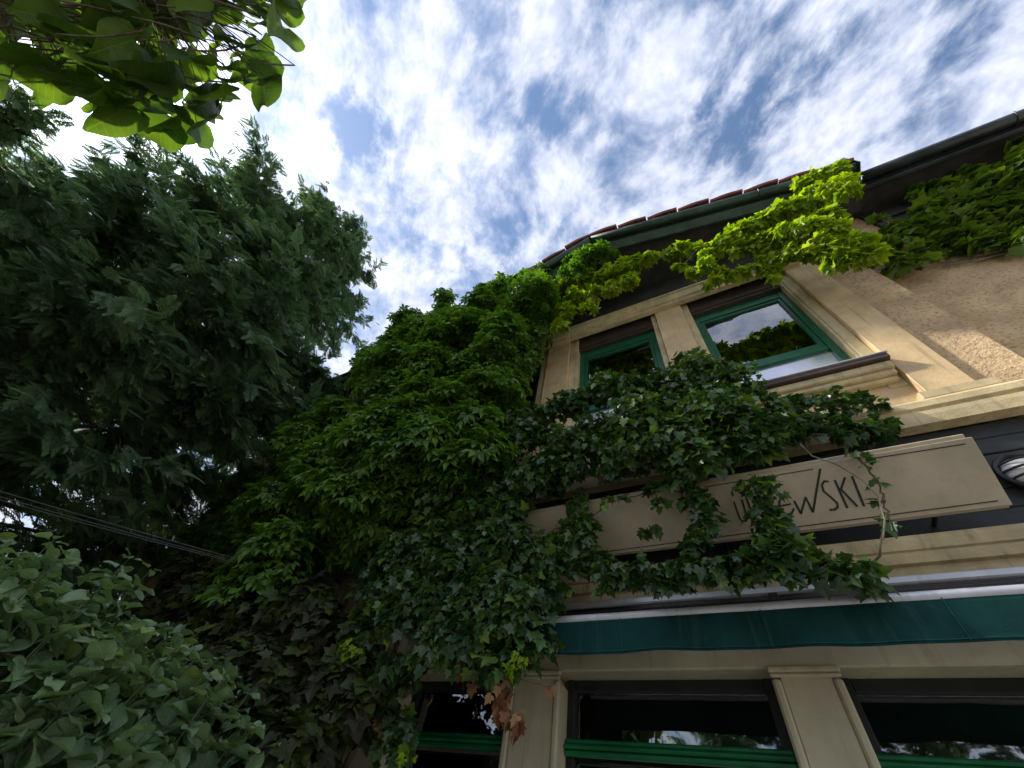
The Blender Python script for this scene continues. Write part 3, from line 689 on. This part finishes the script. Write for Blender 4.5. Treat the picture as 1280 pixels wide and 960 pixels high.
C1x = fill_clumps([(205, 725), (250, 660), (300, 600), (345, 530), (375, 545), (375, 600), (335, 690), (290, 735)], [(300, 620, 2.88)], 60, .14, .26, .62, .05)
C1 = C1+C1x; link_stems('stem', MT['stem'], cr, C1x, [(-3.6, 2.85, z) for z in (2.5, 3.5, 4.5)])
p, R3, s = clump_leaves(C1, 190, .115, upw=.8, under=-.2, inner=.3, outward=(0, -.45, .9), rj=.30, aniso=.35)
ex = fill_clumps(poly, cps, 260, .10, .22, 0.45, 0.2)
p2, R32, s2_ = clump_leaves([(c+np.array([0, .38, -.08]), r*1.3) for c, r in ex], 90, .12, upw=.4, under=-.9, inner=.8)
leaves_with_parts(cr, [T_pal], np.concatenate([p, p2]), np.concatenate([R3, R32]), np.concatenate([s, s2_]), LM['creeper'], smooth=False)

# --- 2 bright young creeper along the eave of the bay
lm = empty('lime_creeper', (1.9, 2.95, 4.7), 'bright lime green creeper trailing along the eave above the bay windows', 'climber')
Ls_ = [(690, 362, 2.42, .10), (712, 352, 2.40, .11), (735, 348, 2.4, .11), (718, 372, 2.45, .10), (705, 390, 2.5, .09), (700, 408, 2.55, .07), (757, 345, 2.42, .11), (775, 338, 2.42, .11), (795, 330, 2.42, .10), (765, 362, 2.5, .10), (745, 368, 2.5, .09), (785, 352, 2.5, .09), (812, 324, 2.42, .08), (735, 385, 2.52, .07),
       (838, 318, 2.45, .08), (853, 312, 2.42, .09), (870, 312, 2.42, .08), (882, 332, 2.5, .09), (868, 340, 2.55, .07), (850, 335, 2.55, .06), (886, 318, 2.45, .08),
       (905, 305, 2.42, .12), (925, 292, 2.40, .13), (948, 283, 2.40, .14), (970, 272, 2.38, .14), (992, 262, 2.38, .14), (1012, 262, 2.42, .13), (1028, 275, 2.46, .13), (1040, 292, 2.52, .13), (1010, 290, 2.46, .14), (980, 295, 2.46, .13), (952, 305, 2.5, .12), (925, 312, 2.5, .10), (990, 315, 2.58, .11), (1020, 312, 2.58, .13), (1045, 312, 2.6, .13), (1065, 308, 2.62, .13), (1075, 325, 2.7, .11), (1050, 328, 2.68, .10), (1090, 318, 2.7, .10), (960, 322, 2.6, .07),
       (900, 345, 2.66, .09), (922, 345, 2.68, .08), (940, 338, 2.68, .08), (962, 338, 2.72, .07), (893, 355, 2.68, .06), (966, 350, 2.74, .05)]
C2 = [(onY(a_, b_, y-.10), r*(1.35 if a_ < 800 else 1.08)) for a_, b_, y, r in Ls_]
Lt = [(1005, 230, 2.46, .12), (1022, 222, 2.44, .13), (1040, 218, 2.44, .14), (1056, 228, 2.48, .12), (1040, 236, 2.46, .13), (1062, 240, 2.5, .10), (1020, 238, 2.46, .10)]
C2t = [(onY(a_, b_, y-.17), r) for a_, b_, y, r in Lt]
roots = [(2.15, 2.94, z) for z in np.linspace(4.7, 8.4, 9)]
tubes('trunk', MT['greystem'], lm, [([(2.16+.02*math.sin(z*3), 2.955, z) for z in np.linspace(8.0, 8.9, 8)], list(np.linspace(.014, .01, 8)))], 6)
link_stems('stem', MT['greystem'], lm, C2+C2t, [(2.16, 2.95, z) for z in np.linspace(8.1, 8.9, 6)], .004, .008)
p, R3, s = clump_leaves(C2, 300, .102, upw=.55, under=-.45, inner=.25, droop=.8, jn=.42)
p2, R32, s2_ = clump_leaves(C2t, 240, .095, upw=.6, under=-.8, inner=.3)
leaves_with_parts(lm, [T_boston, T_pal], np.concatenate([p, p2]), np.concatenate([R3, R32]), np.concatenate([s, s2_]), LM['lime'], smooth=False)  # lime

# --- 3 flat creeper on the stucco of the right wing
wc = empty('wall_creeper', (4.5, 3.2, 4.6), 'flat olive creeper spread over the roughcast wall under the grey gutter', 'climber')
poly = [(1085, 262), (1120, 265), (1150, 235), (1200, 222), (1238, 205), (1262, 190), (1290, 170), (1310, 180), (1310, 300), (1240, 312), (1190, 322), (1165, 345), (1140, 348), (1115, 335), (1095, 330)]
cps = [(1100, 300, 3.0), (1150, 280, 3.05), (1200, 260, 3.08), (1280, 200, 3.0), (1280, 300, 3.16), (1160, 340, 3.12), (1200, 310, 3.16)]
C3 = fill_clumps(poly, cps, 100, .05, .15, .8, .04)
link_stems('stem', MT['greystem'], wc, C3, [(x, 3.2, 7.6+.1*x) for x in np.linspace(2.9, 6.5, 8)], .004, .009)
for pts in ([(1178, 331), (1215, 327), (1250, 318), (1290, 304)], [(1182, 328), (1220, 320), (1262, 312)], [(1285, 222), (1240, 240), (1200, 250)]):
    tubes('stem', MT['greystem'], wc, [([tuple(onY(a_, b_, 3.2)) for a_, b_ in pts], [.011]*len(pts))], 6)
p, R3, s = clump_leaves(C3, 125, .12, upw=.75, flat=.55, under=-.3, ymax=3.22, droop=.4)
leaves_with_parts(wc, [T_boston], p, R3, s, LM['wallcreeper'], smooth=False)

# --- 4 ivy spilling over the sill, the sign and the awning
iv = empty('ivy', (-2.85, 2.88, 0), 'dark glossy ivy spilling from the sill over the shop sign and awning', 'climber')
cps = [(850, 455, 2.62), (880, 470, 2.55), (760, 500, 2.45), (650, 520, 2.45), (700, 560, 2.35), (800, 540, 2.35), (900, 530, 2.4), (950, 560, 2.45), (620, 570, 2.4), (850, 590, 2.4), (1000, 520, 2.72), (1100, 520, 2.82), (1060, 590, 2.5), (900, 640, 2.45), (960, 690, 2.45), (1100, 735, 2.5), (720, 640, 2.5), (740, 720, 2.55), (640, 680, 2.4), (560, 650, 2.35), (520, 720, 2.3), (600, 760, 2.35), (480, 800, 2.3), (560, 800, 2.3), (640, 820, 2.4), (500, 880, 2.55)]
def grp(poly, n, r0, r1, sp=.62, jit=.06): return fill_clumps(poly, cps, n, r0, r1, sp, jit)
C4 = grp([(600, 545), (640, 515), (700, 498), (760, 485), (800, 462), (830, 450), (862, 443), (905, 460), (930, 490), (940, 520), (975, 545), (965, 572), (930, 588), (860, 590), (780, 588), (730, 595), (690, 612), (640, 605), (605, 585)], 90, .10, .20, .58, .1)
C4 += grp([(940, 515), (985, 502), (1040, 496), (1090, 500), (1118, 498), (1118, 520), (1110, 548), (1060, 560), (1000, 555), (950, 545)], 34, .05, .10, .6, .04)
C4 += grp([(1050, 556), (1085, 560), (1100, 585), (1112, 650), (1108, 668), (1098, 650), (1088, 600)], 6, .022, .036, .7, .02)
C4 += grp([(938, 600), (962, 602), (975, 640), (990, 672), (1040, 702), (1090, 722), (1135, 742), (1100, 740), (1040, 722), (980, 722), (900, 730), (850, 712), (890, 698), (945, 680), (950, 650)], 58, .04, .085, .6, .06)
C4 += grp([(640, 640), (840, 605), (900, 600), (900, 680), (660, 715)], 20, .03, .06, .8, .03)
C4 += grp([(845, 600), (885, 600), (892, 640), (885, 690), (862, 690), (868, 640)], 14, .04, .07, .6, .04)
C4 += grp([(695, 600), (730, 600), (735, 655), (750, 695), (830, 700), (890, 718), (850, 740), (820, 735), (700, 740), (670, 765), (640, 765), (655, 705), (692, 690)], 46, .05, .10, .6, .06)
C4 += grp([(540, 610), (600, 590), (640, 620), (645, 690), (680, 700), (690, 740), (660, 790), (655, 850), (610, 830), (560, 830), (530, 800), (470, 790), (440, 770), (480, 720), (500, 660)], 95, .09, .17, .6, .08)
C4 += grp([(470, 800), (515, 800), (525, 850), (515, 900), (505, 955), (480, 950), (470, 880)], 18, .05, .09, .6, .05)
C4 += grp([(420, 790), (460, 780), (480, 810), (450, 830), (420, 815)], 7, .05, .08, .6, .05)
main = [(trunk_line(-2.92, 2.88, 0, 5.2, .03), list(np.linspace(.045, .02, 14))), (trunk_line(-2.78, 2.88, 0, 4.5, .03), list(np.linspace(.03, .015, 14)))]
tubes('trunk', MT['stem'], iv, main, 7)
link_stems('stem', MT['stem'], iv, C4, [p for l, _ in main for p in l[5:]], .003, .009)
p, R3, s = clump_leaves(C4, 440, .064, upw=.55, under=-.45, inner=.4, droop=.9, jn=.45, sizev=.55, rj=.25, aniso=.3)
leaves_with_parts(iv, [T_ivy, T_ivy2], p, R3, s, LM['ivy'], smooth=False)
# pale runners and the withered strand
for pts, y in (([(1000, 555), (1015, 570), (1045, 580), (1078, 600), (1098, 622), (1106, 650), (1104, 674)], 2.47), ([(655, 440), (648, 455), (645, 470), (643, 490)], 2.6), ([(575, 830), (590, 845), (612, 855), (632, 870)], 2.42), ([(640, 845), (660, 852), (688, 858)], 2.45), ([(475, 870), (478, 900), (483, 915)], 2.5)):
    q = [tuple(onY(a_, b_, y)) for a_, b_ in pts]; tubes('runner', MT['greystem'], iv, [(q, [.0045]*len(q))], 5)
dp = []; 
for (a_, b_, y) in [(627+rng.normal()*6, yy, 2.27) for yy in np.linspace(845, 900, 26)] + [(645+rng.normal()*8, 905+rng.normal()*8, 2.28) for _ in range(12)] + [(590+rng.normal()*8, 848+rng.normal()*8, 2.42) for _ in range(9)] + [(690, 858, 2.45), (683, 862, 2.45), (540, 875, 2.42), (470, 905, 2.5), (478, 918, 2.5), (476, 890, 2.5), (643, 470, 2.6), (642, 480, 2.6), (645, 486, 2.6), (641, 492, 2.6)]:
    dp.append(onY(a_, b_, y+rng.uniform(-.03, .03)))
dp = np.array(dp); dn = rng.normal(size=(len(dp), 3))*.7+np.array([0, -.8, .1]); dt = rng.normal(size=(len(dp), 3))*.4+np.array([0, 0, -1.])
dR = frames(dn, dt); dme = temp_mesh('withered_leaf', T_ivy2, LM['dead'], False)
for i in range(len(dp)):
    o = link('withered_leaf', dme, iv, mat_of(dR[i], dp[i], rng.uniform(.055, .085)))
yme = temp_mesh('young_leaf', T_ivy, LM['lime'], False)
for (a_, b_, n_) in ((436, 806, 9), (428, 818, 6), (492, 792, 7), (640, 832, 9), (655, 828, 6), (523, 826, 6), (505, 940, 8), (590, 776, 6), (930, 600, 4)):
    for _ in range(n_):
        q_ = onY(a_+rng.normal()*7, b_+rng.normal()*6, (2.22 if a_ < 700 else 2.42)+rng.uniform(-.03, .03)); R_ = frames(np.array([[rng.normal()*.4, -.6, .6+rng.normal()*.3]]), np.array([[rng.normal()*.5, -.3, -.8]]))[0]
        link('young_leaf', yme, iv, mat_of(R_, q_, rng.uniform(.035, .06)))

# --- 5 shaded creeper at the foot of the wall
bc = empty('shade_creeper', (-3.4, 2.6, 0), 'dull brown green creeper in deep shade at the foot of the house', 'climber')
cps = [(230, 740, 2.3), (230, 900, 2.1), (300, 740, 2.2), (380, 740, 2.3), (440, 760, 2.5), (300, 850, 2.1), (400, 850, 2.35), (430, 950, 2.45), (300, 960, 2.1)]
poly = [(190, 790), (195, 715), (250, 702), (330, 695), (400, 735), (430, 790), (440, 830), (450, 880), (445, 965), (240, 965), (235, 880), (220, 820)]
C5 = fill_clumps(poly, cps, 150, .10, .19, .6, .08)
main = [(trunk_line(-3.5, 2.6, 0, 3.0, .05), list(np.linspace(.04, .015, 14))), (trunk_line(-3.0, 2.7, 0, 2.8, .05), list(np.linspace(.03, .015, 14))), (trunk_line(-4.0, 2.5, 0, 2.9, .05), list(np.linspace(.03, .015, 14)))]
tubes('trunk', MT['stem'], bc, main, 6)
link_stems('stem', MT['stem'], bc, C5, [p for l, _ in main for p in l[4:]], .004, .009)
p, R3, s = clump_leaves(C5, 210, .10, upw=.5, under=-.5, inner=.4)
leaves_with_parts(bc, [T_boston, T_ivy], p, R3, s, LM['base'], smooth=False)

# ------------------------------------------------------------------ leafy shrub at the lower left
sh = empty('shrub', (-3.1, 1.0, 0), 'tall leafy shrub with dull green oval leaves below the cables', 'shrub')
pos = []; nn = []; tt = []; sc = []; stems = []
def shrub_stem(x, y, h, lean, pairs, size):
    base = np.array([x*.75+(-3.1)*.25, y*.75+1.0*.25, 0]); top = np.array([x, y, h])+lean
    pts = [base+(top-base)*t+np.array([math.sin(t*5+x*9), math.cos(t*4+y*7), 0])*.03 for t in np.linspace(0, 1, 10)]
    stems.append((pts, list(np.linspace(.007, .002, 10))))
    az = rng.uniform(0, 6.28)
    for k in range(pairs):
        t = 1-.62*(k/pairs)**1.0; q = base+(top-base)*t+np.array([math.sin(t*5+x*9), math.cos(t*4+y*7), 0])*.03; az += 1.57+rng.normal()*.3
        for sd in (0, 2.1, 4.2):
            d = np.array([math.cos(az+sd), math.sin(az+sd), 0]); L = size*(rng.uniform(.7, 1.15))*(0.55 if k == 0 else .8 if k == 1 else 1)
            pos.append(q+d*.02); nn.append(np.array([0, -.05, 1.0])*.9+d*(.35 if k > 1 else -.1)+rng.normal(size=3)*.3); tt.append(d+np.array([0, 0, rng.uniform(-.7, .25) if k > 1 else .5])); sc.append(L)
for i in range(520):
    th = rng.uniform(0, 6.28); rr = math.sqrt(rng.random()); ex_, ey_ = rr*math.cos(th), rr*math.sin(th)
    lx = -3.25+ex_*.85+ey_*.18; ly = .95+ey_*1.35
    h = 2.36-.30*rr*rr+rng.uniform(-.5, .10)
    dcam = math.hypot(lx, ly)
    h = min(h, 1.6+dcam*.25+rng.uniform(-.12, .05))
    shrub_stem(lx, ly, h, rng.normal(size=3)*np.array([.08, .08, .02]), rng.integers(11, 15), .145)
for (px_, py_, r) in ((62, 672, 2.75), (70, 700, 2.7), (172, 700, 3.0), (195, 712, 3.1), (158, 715, 2.9)):
    q = at_dist(px_, py_, r); shrub_stem(q[0], q[1], q[2], np.zeros(3), 16, .10)
tubes('stem', MT['greenstem'], sh, stems, 5)
pos = np.array(pos); R3 = frames(np.array(nn), np.array(tt)); sc = np.array(sc)
leaves_with_parts(sh, [T_h1, T_h2, T_h3], pos, R3, sc, LM['shrub'], pmat=LM['shrub_v'])

# ------------------------------------------------------------------ broad-leaved tree overhead
bt = empty('broadleaf_tree', (-3.6, -3.6, 0), 'broad leaved tree hanging large heart shaped leaves and thin pods overhead', 'tree')
tr0 = np.array([-3.6, -3.6, 0]); trp = [tr0+np.array([.05*math.sin(z), .05*math.cos(z*1.3), z]) for z in np.linspace(0, 7.0, 12)]
tubes('trunk', MT['bark'], bt, [(trp, list(np.linspace(.24, .10, 12)))], 12)
sps = [((-2.55, -1.85, 3.95), 2.6), ((-2.1, -1.75, 4.35), 3.0), ((-3.0, -1.75, 3.6), 2.8), ((-2.0, -2.1, 4.7), 3.4), ((-3.3, -2.0, 4.3), 3.2)]
limbs = []; tips = []
for (tp, hz) in sps:
    a_ = tr0+np.array([0, 0, hz]); b_ = np.array(tp)
    limbs.append([a_+(b_-a_)*t+np.array([0, 0, .35*math.sin(math.pi*t)]) for t in np.linspace(0, 1, 9)])
for k in range(9):                                     # rest of the crown, above and behind the viewer
    th = rng.uniform(0, 6.28); a_ = tr0+np.array([0, 0, rng.uniform(3.5, 6.8)])
    b_ = a_+np.array([math.cos(th)*rng.uniform(1.2, 2.6), math.sin(th)*rng.uniform(1.2, 2.4)-1.0, rng.uniform(.6, 2.2)])
    limbs.append([a_+(b_-a_)*t+np.array([0, 0, .25*math.sin(math.pi*t)]) for t in np.linspace(0, 1, 9)])
for l in limbs: tubes('limb', MT['bark'], bt, [(l, list(np.linspace(.05, .012, 9)))], 7)
pos = []; nn = []; tt = []; sc = []; pods = []; tw = []
def leaf_px(px, py, r, L, tipdir=None, up=None):
    q = at_dist(px, py, r); pos.append(q); sc.append(L)
    d = np.array([rng.normal()*.35, rng.normal()*.35, -1.0]) if tipdir is None else np.array(tipdir, float)
    tt.append(d); nn.append(np.array([rng.normal()*.7, rng.normal()*.7, .35]) if up is None else np.array(up, float))
polyb = [(-60, -60), (390, -60), (372, 10), (345, 70), (325, 110), (292, 130), (270, 150), (235, 165), (205, 150), (165, 150), (130, 120), (95, 130), (60, 120), (-60, 110)]
cnt = 0
while cnt < 140:
    a_, b_ = rng.uniform(-60, 390), rng.uniform(-60, 165)
    if in_poly(a_, b_, polyb): leaf_px(a_, b_, rng.uniform(2.9, 4.1), rng.uniform(.19, .29)); cnt += 1
for (a_, b_) in ((358, 8), (372, 2), (345, 70), (335, 35), (330, 95), (262, 128), (275, 130), (232, 150), (248, 165), (214, 148), (165, 130), (175, 128), (70, 95), (82, 100), (5, 75), (300, 90), (305, 60), (285, 105)):
    leaf_px(a_, b_, rng.uniform(3.0, 3.4), rng.uniform(.18, .24), (rng.normal()*.2, rng.normal()*.2, -1), None)
P0 = np.array(pos)
for q in P0:                                            # each leaf hangs on a stalk from the nearest limb
    best = min((np.linalg.norm(q-b_), tuple(b_)) for l in limbs[:5] for b_ in l[3:])
    b_ = np.array(best[1]); m_ = (q+b_)/2+np.array([0, 0, .22*best[0]])
    tw.append(([b_*(1-t)**2+m_*2*t*(1-t)+q*t*t for t in np.linspace(0, 1, 9)], list(np.linspace(.005, .0018, 9))))
for k in range(90):
    a_, b_ = rng.uniform(-40, 370), rng.uniform(-20, 110)
    q = at_dist(a_, b_, rng.uniform(3.0, 3.9)); L = rng.uniform(.28, .55)
    best = min((np.linalg.norm(q-c_), tuple(c_)) for l in limbs[:5] for c_ in l[3:]); c_ = np.array(best[1])
    m_ = (q+c_)/2+np.array([0, 0, .22*best[0]]); tw.append(([c_*(1-t)**2+m_*2*t*(1-t)+q*t*t for t in np.linspace(0, 1, 9)], list(np.linspace(.005, .0025, 9))))
    w = rng.normal(size=3)*.05; pods.append([q+np.array([w[0]*t, w[1]*t, -L*t])+w*math.sin(3*t)*.3 for t in np.linspace(0, 1, 6)])
tubes('twig', MT['stem'], bt, tw, 5)
for pd in pods: tubes('seed_pod', MT['stem'], bt, [(pd, [.004, .0045, .0045, .0045, .004, .002])], 5)
n_near = len(pos)
for l in limbs[5:]:
    for k in range(80):
        t = rng.uniform(.35, 1.0); i = min(8, int(t*8)); q = l[i]+rng.normal(size=3)*np.array([.5, .5, .4])
        a_, b_, dz_ = project(q[None, :])
        if dz_[0] > 0 and a_[0] > -80 and b_[0] > -80 and not in_poly(a_[0], b_[0], polyb): continue
        pos.append(q); sc.append(rng.uniform(.16, .24)); tt.append(np.array([rng.normal()*.5, rng.normal()*.5, -1.])); nn.append(np.array([rng.normal()*.6, rng.normal()*.6, .8]))
leaves_with_parts(bt, [T_h1, T_h2, T_h3], np.array(pos), frames(np.array(nn), np.array(tt)), np.array(sc), LM['catalpa'], pmat=LM['catalpa_v'])

# ------------------------------------------------------------------ tall conifers
def make_conifer(name, loc, Ht, prof, nl, label, group, seed, lean=(0, 0)):
    r = np.random.default_rng(seed)
    root = empty(name, loc, label, 'tree', group); base = np.array(loc, float)
    tz = np.linspace(0, Ht*.985, 16); ln = np.array([lean[0], lean[1], 0])
    axis = lambda z: base+np.array([0, 0, z])+ln*(z/Ht)**2
    tubes('trunk', MT['bark'], root, [([axis(z) for z in tz], list(np.linspace(.30, .03, 16)))], 12)
    hs = [p[0] for p in prof]; rs = [p[1] for p in prof]
    pos = []; nn = []; tt = []; sc = []
    lm_ = []
    for i in range(nl):
        f = (i+.5)/nl; h = Ht*(.05+.92*f**1.12); az = i*2.39996+r.normal()*.25
        Rr = np.interp(h/Ht, hs, rs)*r.uniform(.66, 1.2 if f < .6 else 1.32); out = np.array([math.cos(az), math.sin(az), 0])
        a_ = axis(h); rise = Rr*r.uniform(.12, .55); pts = []
        for t in np.linspace(0, 1, 8): pts.append(a_+out*Rr*t+np.array([0, 0, rise*t**1.3-.10*Rr*t**4]))
        lm_.append((pts, list(np.linspace(.045*(1-.6*f)+.01, .006, 8))))
        nsub = int(7+Rr*5.5); side = np.array([-out[1], out[0], 0])
        for k in range(nsub):
            t = r.uniform(.28, 1.0)**.75; q = a_+out*Rr*t+np.array([0, 0, rise*t**1.3-.10*Rr*t**4])
            sg = r.choice([-1, 1]); Lb = (0.35+.30*Rr*(1-t*.6))*r.uniform(.5, 1.1)
            bd = _n(out*r.uniform(.3, 1.0)+side*sg*r.uniform(.2, 1.1)+np.array([0, 0, r.uniform(-.15, .45)]))
            ns = int((11+Lb*15)*(1 if f < .55 else .72))
            for m in range(ns):
                w = (m+.6)/ns; c = q+bd*Lb*w+np.array([0, 0, -.22*Lb*w*w])+r.normal(size=3)*.05
                td = _n(bd+r.normal(size=3)*.55+np.array([0, 0, -.25])); pos.append(c); tt.append(td)
                nn.append(np.array([0, 0, 1.])*.8+out*.35+r.normal(size=3)*.40); sc.append(r.uniform(.17, .36)*(1-.15*f))
    for pts, rad in lm_: tubes('limb', MT['bark'], root, [(pts, rad)], 6)
    scatter_mesh('foliage', [T_spray(1), T_spray(2), T_spray(3)], np.array(pos), frames(np.array(nn), np.array(tt)), np.array(sc), LM['conifer'], root, 'stuff')
    return root, len(pos)
profA = [(0, 4.6), (.2, 4.9), (.33, 4.4), (.45, 3.7), (.58, 2.9), (.72, 2.2), (.84, 1.7), (.93, 1.1), (1, .25)]
con, nsp = make_conifer('conifer', (-10.5, -.35, 0), 17.6, profA, 185, 'massive dark feathery conifer standing beside the house against the bright clouds', None, 5, (.2, .2))
print('sprays', nsp)

# ------------------------------------------------------------------ cables
post = empty('cable_post', (-5.68, -1.32, 0), 'weathered wooden post carrying the three thin cables', 'post')
tubes('shaft', MT['postwood'], post, [([(-5.68, -1.32, z) for z in np.linspace(0, 3.0, 6)], [.08, .078, .075, .072, .07, .068])], 10)
boxes('cross_arm', MT['postwood'], post, (-5.82, -5.54, -1.38, -1.24, 2.66, 2.74))
for k, (dy0, dy1, sag) in enumerate(((0, 0, .10), (7, 1, .15), (11, 3, .20))):
    e = onY(372, 719+dy1, 2.55); m0 = at_dist(0, 614+dy0, 5.3); ext = np.array([-5.68, -1.27+.015*k, 2.76-.03*k])
    pts = []
    for t in np.linspace(0, 1, 24):
        # quadratic through wall end, frame edge and post
        tm = .55
        l0 = (t-tm)*(t-1)/(tm*1.0); l1 = t*(t-1)/(tm*(tm-1)); l2 = t*(t-tm)/(1-tm)
        pts.append(tuple(e*l0+m0*l1+ext*l2))
    o = tubes('cable', MT['cable'], None, [(pts, [.0032]*24)], 6)
    tag(o, ['uppermost of the thin grey cables strung from the post to the creeper', 'middle one of the thin grey cables strung from the post to the creeper', 'lowest of the thin grey cables strung from the post to the creeper'][k], 'cable', 'cables')

# ------------------------------------------------------------------ more conifers: one behind the big one, an unseen row added to darken panes
def copy_conifer(loc, sc_, rz, label, group=None):
    r = con.copy(); COL.objects.link(r); r['label'] = label
    if group: r['group'] = group
    Mc = Matrix.Translation(loc) @ Matrix.Rotation(rz, 4, 'Z') @ Matrix.Diagonal((sc_, sc_, sc_, 1))
    r.matrix_world = Mc; base = Matrix.Translation(con.location)
    for ch in con.children:
        if ch.name.startswith('limb'): continue
        c = ch.copy(); COL.objects.link(c); c.parent = r
        c.matrix_parent_inverse = base.inverted(); c.matrix_basis = Matrix.Identity(4)
    return r
copy_conifer((-16.0, -1.6, 0), .80, 2.1, 'second dark conifer standing close behind the massive feathery one')
for i, (x, y, k) in enumerate(((-7, -15, .62), (-1.5, -16, .70), (4, -15, .66), (9.5, -16, .64))):
    copy_conifer((x, y, 0), k, .9*i+.5, 'unseen conifer added across the street to darken the shop window reflections', 'added conifers across the street')
